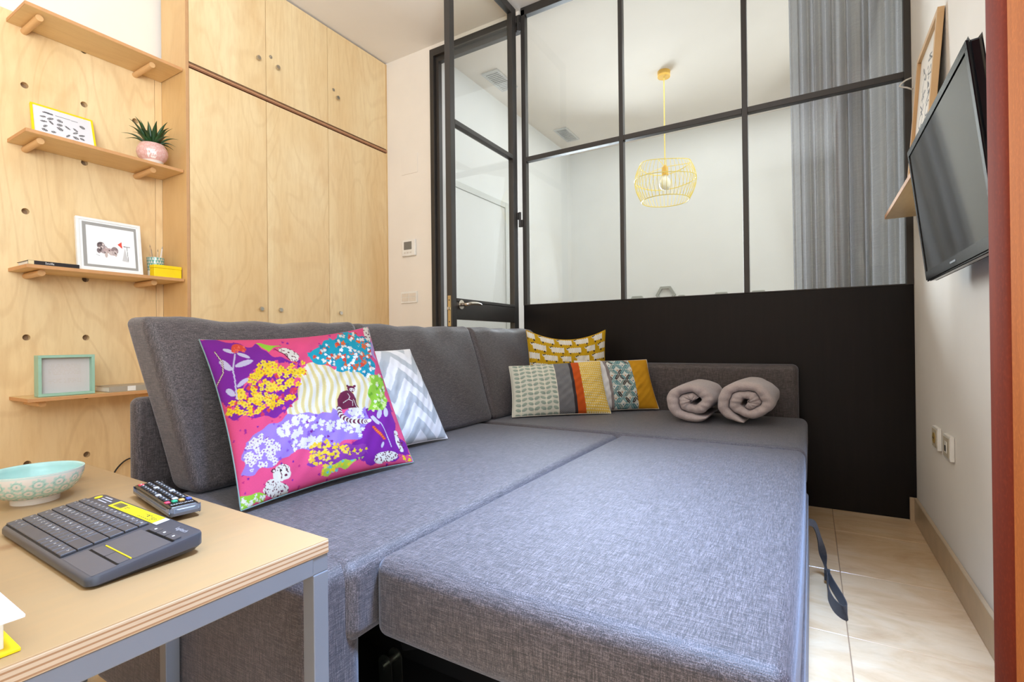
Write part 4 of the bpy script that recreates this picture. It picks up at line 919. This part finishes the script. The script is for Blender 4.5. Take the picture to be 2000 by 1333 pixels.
def leafstripe(U, V):
    im = canvas(*U.shape, (228, 226, 208)); X, Y = U*100, V*56
    for c in range(4):
        x0 = 3+c*12.6+6; paint(im, (np.abs(X-x0) < 0.35) & (U < 0.47), (244, 238, 216))
        for k in range(12):
            y0 = k*4.9+1
            for s_ in (-1, 1):
                m = ell(X, Y, x0+s_*3.1, y0+1.2, 2.9, 1.45, s_*-18) & (U < 0.47); paint(im, m, (168, 182, 166)); paint(im, m & (Y > y0+1.8), (150, 166, 152))
    m = (U > 0.47) & (U < 0.63); paint(im, m, (118, 118, 120)); paint(im, m & (np.sin(Y*8+X*1.6) > 0.6), (142, 142, 144))
    paint(im, (U >= 0.63) & (U < 0.66), (62, 54, 56)); paint(im, (U >= 0.66) & (U < 0.745), (214, 92, 32))
    m = U >= 0.745; paint(im, m, (246, 206, 92)); a = X*0.42; row = np.floor(Y/2.6); fx = np.mod(a+0.5*np.mod(row, 2), 1)-0.5; fy = np.mod(Y, 2.6)/2.6
    paint(im, m & ((fx*1.9)**2+(fy-0.1)**2*1.3 < 0.30) & (fy > 0.12), (250, 240, 206)); return im
pillow('striped_leaf_pillow', 'oblong pillow with sage leaves, grey and orange bands and a yellow scallop end', (-1.396, 2.312, 0.722), (-0.990, 2.602, 0.746), (-0.905, 2.528, 0.474), (-1.301, 2.180, 0.474), 0.12, leafstripe, 300, 180, 0.035, (226, 224, 208), 5)
def tealleaf(U, V):
    im = canvas(*U.shape, (236, 234, 232)); X, Y = U*100, V*62
    m = (U > 0.36) & (U < 0.40); paint(im, m, (150, 140, 138)); md = (U >= 0.40) & (U < 0.72); paint(im, md, (230, 232, 222)); cols = ((92, 146, 152), (70, 60, 58), (124, 172, 176), (92, 146, 152), (146, 168, 162))
    for c in range(5):
        for q in range(-1, 6):
            x0, y0 = 42+c*9.4, q*14.0+(7.0 if c % 2 else 0)
            for n_, (sx, sy) in enumerate(((-1, -1), (1, -1), (-1, 1), (1, 1))):
                paint(im, md & ell(X, Y, x0+sx*2.9, y0+sy*3.3, 4.3, 1.75, sx*sy*50), cols[(c*2+q*3+n_ // 2 + (n_ == 1)) % 5])
                paint(im, md & stroke(X, Y, [(x0, y0), (x0+sx*4.4, y0+sy*5.0)], 0.35), (226, 228, 216))
            paint(im, md & ell(X, Y, x0, y0-5.6, 0.8, 0.8), (214, 140, 60) if (q+c) % 2 == 0 else (70, 120, 150))
    paint(im, U >= 0.72, (224, 162, 36)); return im
pillow('teal_leaf_pillow', 'pillow with teal leaf print and mustard end, half behind the striped pillow', (-1.130, 2.570, 0.7455), (-0.803, 2.838, 0.7455), (-0.722, 2.785, 0.478), (-1.050, 2.500, 0.474), 0.11, tealleaf, 240, 160, 0.04, (224, 216, 200), 6)

# ------------------------------------------------------------------ rolled blankets
M_FLEECE = weave('mauve_grey_fleece', 0.95, (186, 172, 168), (198, 185, 181), (174, 160, 156), 0.8)
def rolled(cx, y0, y1, R, label, end, turns, squash, skew, seed):
    t = thing('rolled_blanket', label, 'blanket', (cx, (y0+y1)/2, SZ+0.004), 'rolled fleece blankets')
    m = MB(); bm = m.bm; n = 170; th_ = R/(turns+0.86)*1.02; sec = []; cz = SZ+0.004+R*squash
    for k in range(7): a = PI*k/6; sec.append((math.cos(a)*th_/2, -math.sin(a)*th_/2, 0))
    for q in (0.2, 0.4, 0.6, 0.8): sec.append((-th_/2, 0, q))
    for k in range(7): a = PI*k/6; sec.append((-math.cos(a)*th_/2, math.sin(a)*th_/2, 1))
    for q in (0.8, 0.6, 0.4, 0.2): sec.append((th_/2, 0, q))
    rows = []
    for i in range(n+1):
        f = i/n; r0 = th_*0.22+(R-th_/2-th_*0.22)*f; a = end-(1-f)*turns*2*PI; row = []
        for (dr, dy, q) in sec:
            ln = (y1-y0); y = y0+th_/2+q*(ln-th_)+dy+0.010*(1-f)*(1-q)+(0.004*math.sin(a*3+seed)+0.0016*math.sin(a*11+f*17+seed))*(1-2*q)
            rr_ = r0+dr*(1.04-0.9*max(0, (f-0.93)/0.07)**2)*(1-0.06*math.sin(f*PI*5)**2)+0.003*math.sin(a*5+seed+q*4)+0.0007*math.sin(a*13+q*9); x = rr_*math.cos(a)+skew*(y-y0); z = rr_*math.sin(a)*squash*(1+0.0*q)
            z = max(z, -R*squash+0.0005); row.append(bm.verts.new((cx+x, y, cz+z)))
        rows.append(row)
    for A, B in zip(rows, rows[1:]):
        for q in range(len(sec)): bm.faces.new((A[q], A[(q+1) % len(sec)], B[(q+1) % len(sec)], B[q]))
    bm.faces.new(rows[0][::-1]); bm.faces.new(rows[-1]); m.build('roll', M_FLEECE, t, smooth=True)
rolled(-0.476, 2.40, 2.74, 0.136, 'mauve grey blanket roll beside the pillows, left of the pair', -0.95, 1.75, 0.77, 0.02, 0.4)
rolled(-0.244, 2.42, 2.76, 0.138, 'mauve grey blanket roll nearer the wall, right of the pair', -1.7, 2.05, 0.79, 0.03, 2.1)

# ------------------------------------------------------------------ table in the foreground
TO = np.array([-0.638, 0.518, 0.0]); ex = np.array([1, -0.030, 0.0]); ex /= np.linalg.norm(ex); ey = np.array([0.030, 1, 0.0]); ey /= np.linalg.norm(ey); TZ = 0.553
def tp3(u, v, z): return TO+ex*u+ey*v+np.array([0, 0, z])
def tbox(name, a, b, mat, par, bev=0.0, **k):
    a = np.array(a); b = np.array(b); c = (a+b)/2; h = (b-a)/2
    return MB().obox(tp3(*c), tuple(h), (ex, ey, (0, 0, 1)), bev).build(name, mat, par, **k)
tb = thing('side_table', 'birch plywood table on a grey steel frame in the left foreground', 'table', tuple(tp3(-0.49, -0.45, 0)))
tbox('ply_core', (-0.98, -0.95, TZ-0.0215), (0, 0, TZ-0.0008), M_EDGET, tb, 0.002, label='striped plywood edge')
tbox('top_veneer', (-0.9795, -0.9495, TZ-0.002), (-0.0005, -0.0005, TZ), M_TABLE, tb, 0.0008)
b_ = 0.026; bt = TZ-0.0215
for v0 in (-b_-0.001, -0.949): tbox('frame_rail', (-0.978, v0, bt-b_), (-0.002, v0+b_, bt), M_GREYST, tb, 0.0015)
for u0 in (-b_-0.001, -0.979): tbox('frame_rail', (u0, -0.923, bt-b_), (u0+b_, -b_-0.001, bt), M_GREYST, tb, 0.0015)
for u0 in (-b_-0.001, -0.496, -0.979):
    for v0 in (-b_-0.001, -0.949): tbox('leg', (u0, v0, 0), (u0+b_, v0+b_, bt-b_), M_GREYST, tb, 0.0015)

# keyboard
kb = thing('keyboard', 'dark grey wireless keyboard with touchpad and yellow sticker on the table', 'keyboard', (-0.93, 0.33, TZ))
KA = np.array([-1.112, 0.270, 0.0]); KL, KW = 0.356, 0.136; ZF, ZR = 0.5675, 0.5850
def kp(u, v, dz=0.0): return KA+ex*u+ey*v+np.array([0, 0, ZF+(ZR-ZF)*v/KW+dz])
kn_ = np.cross(kp(1, 0)-kp(0, 0), (kp(0, 1)-kp(0, 0))/np.linalg.norm(kp(0, 1)-kp(0, 0))); kv = (kp(0, 1)-kp(0, 0)); kv /= np.linalg.norm(kv)
def rrect(u0, v0, u1, v1, r, n=6):
    out = []
    for (cu2, cv2, a0) in ((u1-r, v1-r, 0), (u0+r, v1-r, 90), (u0+r, v0+r, 180), (u1-r, v0+r, 270)):
        for k in range(n+1): a = math.radians(a0+90*k/n); out.append((cu2+r*math.cos(a), cv2+r*math.sin(a)))
    return out
M_KB = plain('keyboard_grey', (66, 68, 74), 0.34); M_KEY = plain('key_grey', (74, 73, 76), 0.42); M_KBD = plain('key_well', (24, 24, 26), 0.5); M_PAD = plain('touchpad_grey', (84, 82, 84), 0.38)
m = MB(); bm = m.bm; loops = []
for ins, f in ((0.006, lambda v: TZ+0.0006+max(0, (v-0.055))*0.09), (0.0, lambda v: TZ+0.004+(v/KW)*0.010), (0.0, lambda v: ZF+(ZR-ZF)*v/KW-0.004), (0.0012, lambda v: ZF+(ZR-ZF)*v/KW-0.0012), (0.004, lambda v: ZF+(ZR-ZF)*v/KW)):
    loops.append([bm.verts.new(tuple((KA+ex*u+ey*v)[:2])+(f(v),)) for (u, v) in rrect(ins, ins, KL-ins, KW-ins, 0.013-ins*0.5)])
for A, B in zip(loops, loops[1:]):
    for k in range(len(A)): bm.faces.new((A[k], A[(k+1) % len(A)], B[(k+1) % len(A)], B[k]))
bm.faces.new(loops[0][::-1]); bm.faces.new(loops[-1]); m.build('body', M_KB, kb, smooth='auto')
for u in (0.03, KL-0.05): MB().box(tuple(np.minimum(kp(u, KW-0.03), kp(u+0.02, KW-0.012))[:2])+(TZ,), tuple(np.maximum(kp(u, KW-0.03), kp(u+0.02, KW-0.012))[:2])+(TZ+0.012,), 0.002).build('foot', M_KBD, kb)
def kslab(name, u0, v0, u1, v1, z0, z1, mat, par=kb, r=0.002):
    m = MB(); m.prism([tuple(kp(u, v, z0)) for (u, v) in rrect(u0, v0, u1, v1, r, 3)], tuple(kn_*(z1-z0))); return m.build(name, mat, par)
kslab('key_well', 0.006, 0.005, 0.247, 0.110, 0.0, 0.0004, M_KBD)
rows = [(0.0065, 0.0168, [1, 1, 1, 6, 1, 1, 1, 1, 1, 1]), (0.0248, 0.0168, [1.3]+[1]*11+[2.7]), (0.0431, 0.0168, [1.75]+[1]*11+[2.25]), (0.0614, 0.0168, [1.5]+[1]*12+[1.5]), (0.0797, 0.0160, [1]*13+[2]), (0.0972, 0.0112, [1]*15)]
legs = [['fn', 'ct', 'al', '', 'al', 'fn', 'ct', '<', 'v', '>'], ['sh']+list('ZXCVBNM,.-')+['^', ''], ['cp']+list('ASDFGHJKL')+['~', '{', ''], ['tb']+list('QWERTYUIOP')+['`', '+', ''], list('º1234567890?!')+['<-'], ['es']+['F%d' % k for k in range(1, 13)]+['in', 'del']]
PIT = 0.2395/15; kcache = {}; tm = MB(); gcache = {}
bas = np.stack([ex, kv, kn_], 1)
for (v0, hgt, ws_), lg in zip(rows, legs):
    u = 0.0068
    for wd_, s_ in zip(ws_, lg):
        wk = wd_*PIT-0.0013; key = (round(wk, 5), hgt)
        if key not in kcache:
            mm = MB(); loops = []
            for ins, z in ((0.0, 0.0), (0.0, 0.0020), (0.0009, 0.0027)):
                loops.append([mm.bm.verts.new(tuple(bas @ np.array([a, b, z]))) for (a, b) in ((ins, ins), (wk-ins, ins), (wk-ins, hgt-ins), (ins, hgt-ins))])
            for A, B in zip(loops, loops[1:]):
                for q in range(4): mm.bm.faces.new((A[q], A[(q+1) % 4], B[(q+1) % 4], B[q]))
            mm.bm.faces.new(loops[-1]); me = bpy.data.meshes.new('key'); mm.bm.to_mesh(me); mm.bm.free(); kcache[key] = me
        instance('key', kcache[key], M_KEY, kb, tuple(kp(u, v0, 0.0004)))
        if s_:
            if s_ not in gcache:
                g = MB(); text_geo(g, s_, (0, 0, 0), (1, 0, 0), (0, 1, 0), 1.0); g.bm.verts.ensure_lookup_table(); g.bm.verts.index_update()
                gcache[s_] = ([tuple(v.co) for v in g.bm.verts], [[v.index for v in f.verts] for f in g.bm.faces]); g.bm.free()
            vs_, fs_ = gcache[s_]; c = kp(u+wk*0.42, v0+hgt*0.58, 0.0033); sz = 0.0052 if len(s_) > 1 else 0.0070
            nv_ = [tm.bm.verts.new(tuple(c+ex*(p[0]*sz)+kv*(p[1]*sz))) for p in vs_]
            for f_ in fs_: tm.bm.faces.new([nv_[q] for q in f_])
        u += wd_*PIT
tm.build('key_legends', M_WHITETXT, kb, kind='stuff')
kslab('touchpad', 0.256, 0.0505, 0.349, 0.0955, 0.0, 0.0004, M_PAD); kslab('palm_rest', 0.254, 0.006, 0.350, 0.033, 0.0, 0.0003, M_PAD)
for a, b in ((0.262, 0.3025), (0.3040, 0.346)): kslab('pad_button', a, 0.0352, b, 0.0475, 0.0, 0.0006, M_PAD)
kslab('pad_gap', 0.258, 0.0335, 0.347, 0.0345, 0.0, 0.0005, M_KBD)
kslab('yellow_line', 0.266, 0.0485, 0.346, 0.0500, 0.0, 0.0010, M_BYEL, r=0.0003)
for k in range(3): kslab('media_button', 0.270+k*0.0265, 0.0985, 0.295+k*0.0265, 0.109, 0.0, 0.0022, M_KEY)
kslab('media_gap', 0.268, 0.0972, 0.349, 0.0984, 0.0, 0.0005, M_KBD)
for k in range(3): kslab('media_mark', 0.280+k*0.0265, 0.1025, 0.2835+k*0.0265, 0.1055, 0.0022, 0.0024, M_WHITETXT, r=0.0005)
def sticker(U, V):
    im = canvas(*U.shape, (250, 228, 22)); X, Y = U*180, V*19; dk = (70, 62, 40)
    paint(im, U > 0.93, (236, 236, 232)); paint(im, (X > 8) & (X < 40) & (Y > 3.2) & (Y < 15), (120, 108, 52)); paint(im, (X > 18) & (X < 38) & (Y > 4) & (Y < 13), (90, 84, 60)); paint(im, (X > 43) & (X < 58) & (Y > 6) & (Y < 15), (206, 186, 40))
    for (a, b, y) in ((44, 56, 8), (44, 54, 11), (104, 150, 12.5), (104, 150, 15), (112, 136, 6), (134, 160, 8.5), (142, 160, 11)): paint(im, (X > a) & (X < b) & (np.abs(Y-y) < 0.7) & (np.sin(X*2.7) > -0.5), dk)
    paint(im, ell(X, Y, 128, 9, 3, 2.4), dk); return im
P = np.zeros((130, 24, 3)); U, V = UV(130, 24)
for i in range(130):
    for j in range(24): P[i, j] = kp(0.086+0.176*U[i, j], 0.131-0.0185*V[i, j], 0.0006)
sheet('yellow_sticker', P, M_PAPER, kb, sticker(U, V))
m = MB(); m.prism([tuple(kp(0.018+0.006*math.cos(2*PI*k/20), 0.122+0.006*math.sin(2*PI*k/20), 0.0002)) for k in range(20)], tuple(kn_*0.0004)); m.build('yellow_dot', M_BYEL, kb)
for k, (a, b) in enumerate(((0.032, 0.060), (0.032, 0.072), (0.032, 0.066))): kslab('sticker_text', a, 0.1265-k*0.0055, b, 0.1290-k*0.0055, 0.0002, 0.0005, plain('label_grey', (176, 176, 180), 0.5), r=0.0004)
m = MB(); text_geo(m, 'logitech', kp(0.321, 0.121, 0.0006), ex, kv, 0.0095); m.build('lettering', plain('silver_ink', (176, 178, 184), 0.4), kb)

# remote control
rm = thing('remote_control', 'black remote control with coloured buttons behind the keyboard', 'remote', (-1.03, 0.474, TZ))
rx = np.array([0.986, -0.165, 0]); rx /= np.linalg.norm(rx); ry = np.array([-rx[1], rx[0], 0.0]); RC = np.array([-1.036, 0.4735, TZ])
def rw(P):
    x, y, z = P[:, 0], P[:, 1], P[:, 2]; z = z*(1+0.0*x)-np.clip(0.011-z, 0, 1)*0.0; z = np.where(z < 0.008, z+0.008*(np.abs(y)/0.024)**2+0.010*np.clip((np.abs(x)-0.075)/0.04, 0, 1)**2, z)
    return RC+np.outer(x, rx)+np.outer(y, ry)+np.outer(z, [0, 0, 1])
MB().soft((-0.115, -0.0245, 0.0005), (0.115, 0.0245, 0.0225), 0.009, 12, None, rw).build('body', plain('remote_grey', (92, 92, 94), 0.25), rm, smooth=True)
MB().soft((-0.112, -0.0225, 0.014), (0.106, 0.0225, 0.0240), 0.004, 10, None, rw).build('face_plate', M_BLACKP, rm, smooth=True)
def rbtn(x, y, hx, hy, c, nm='button'):
    MB().obox(RC+rx*x+ry*y+np.array([0, 0, 0.0245]), (hx, hy, 0.0014), (rx, ry, (0, 0, 1)), 0.0008, 1).build(nm, plain('btn_%d_%d_%d' % c, c, 0.45), rm)
rbtn(-0.100, -0.013, 0.005, 0.0045, (214, 60, 70), 'power_button')
for i in range(11):
    for j in range(3): 
        if i == 0 and j == 0: continue
        rbtn(-0.100+i*0.0155, -0.013+j*0.013, 0.0046, 0.0042, (44, 44, 46) if (i*3+j*5) % 7 else (190, 190, 194))
for c, y in (((206, 60, 90), -0.0165), ((30, 170, 120), -0.0055), ((226, 170, 90), 0.0055), ((70, 90, 180), 0.0165)): rbtn(0.072, y, 0.0045, 0.004, c, 'colour_button')
m = MB()
for i in range(11):
    for j in range(3):
        c = RC+rx*(-0.100+i*0.0155)+ry*(-0.013+j*0.013)+np.array([0, 0, 0.0262])
        m.obox(c, (0.0015, 0.0011, 0.0002), (rx, ry, (0, 0, 1)))
m.build('button_marks', M_WHITETXT, rm, kind='stuff')
m = MB(); text_geo(m, 'SAMSUNG', RC+rx*0.093+np.array([0, 0, 0.0243]), ry, -rx, 0.0075); m.build('lettering', M_WHITETXT, rm)

# bowls
def bowl(name, label, c, R, H, fr, fn, inner, n=200):
    t = thing(name, label, 'bowl', c, 'bowls on the table'); prof = []
    for k in range(49):
        s_ = k/48; prof.append((fr+(R-fr)*math.sin(s_*PI/2)**0.85 if s_ > 0 else fr, 0.011+(H-0.011)*(1-math.cos(s_*PI/2))**0.86))
    lathe_print('outer_wall', t, c, prof, n, fn, M_CERAM); inn = [(R, H), (R-0.0022, H+0.0008), (R-0.004, H-0.002)]
    inn += [(max(0.0, p[0]-0.0042), p[1]+0.003) for p in prof[44::-4]]+[(0, 0.0145)]
    MB().lathe(c, inn, 64).build('inner_wall', plain(inner[0], inner[1], 0.12), t, smooth=True)
    MB().lathe(c, [(fr-0.006, 0.0), (fr+0.001, 0.0), (fr+0.002, 0.012), (fr-0.003, 0.013), (0, 0.013)], 48).build('foot_ring', plain('cream_glaze', (236, 228, 214), 0.2), t, smooth='auto'); return t
def daisies(T, S):
    im = canvas(*T.shape, (232, 226, 214)); a = T*2*PI*7.2; b = S*8.4
    for row, off in ((2.1, 0.0), (4.2, 0.5), (6.3, 0.0)):
        k = np.mod(T*15+off, 1)-0.5; dx = k*2*PI/15*(0.035+0.046*S)*1000/6.2*0.5; dy = (b-row)*0.62; d = np.hypot(dx*0.9, dy)
        th_ = np.arctan2(dy, dx); paint(im, (d < 0.80+0.12*np.cos(8*th_)) & (d > 0.42), (190, 220, 206)); paint(im, (d < 0.60) & (d > 0.50), (150, 198, 184)); paint(im, d < 0.14, (150, 196, 184))
    paint(im, (np.abs(S-0.97) < 0.03), (206, 226, 216)); return im
bowl('bowl', 'cream bowl with mint flower rings and a mint inside beside the keyboard', (-1.300, 0.366, TZ), 0.074, 0.060, 0.035, daisies, ('mint_glaze', (172, 214, 208)))
bowl('bowl', 'small white dish half hidden behind the mint bowl', (-1.415, 0.440, TZ), 0.040, 0.034, 0.020, lambda T, S: canvas(*T.shape, (240, 236, 228)), ('white_glaze', (240, 238, 232)), 64)

# book at the lower left corner of the table
bw = thing('book', 'thick white book with a yellow back cover at the table corner', 'book', tuple(tp3(-0.16, -0.46, TZ)), 'books')
tbox('back_cover', (-0.30, -0.60, TZ+0.0003), (-0.020, -0.342, TZ+0.004), M_BYEL, bw, 0.0008); tbox('pages', (-0.295, -0.595, TZ+0.004), (-0.030, -0.352, TZ+0.034), plain('white_pages', (244, 240, 232), 0.8), bw, 0.001)
tbox('front_cover', (-0.30, -0.60, TZ+0.034), (-0.014, -0.340, TZ+0.0375), plain('white_cover', (246, 246, 244), 0.4), bw, 0.0008)
tbox('spine', (-0.303, -0.60, TZ+0.0003), (-0.30, -0.342, TZ+0.0375), plain('white_cover', (246, 246, 244), 0.4), bw)
# loose cable near the wall panel
cb = thing('cable', 'thin dark cable looping against the wall panel behind the sofa bed', 'cable', (-3.15, 1.25, 0.0))
MB().tube(spline([(-3.12, 1.10, 0.01), (-3.15, 1.17, 0.10), (-3.17, 1.215, 0.20), (-3.18, 1.29, 0.245), (-3.17, 1.37, 0.18), (-3.14, 1.42, 0.01)]), 0.004, 6).build('wire', M_BLACKTXT, cb, smooth=True)
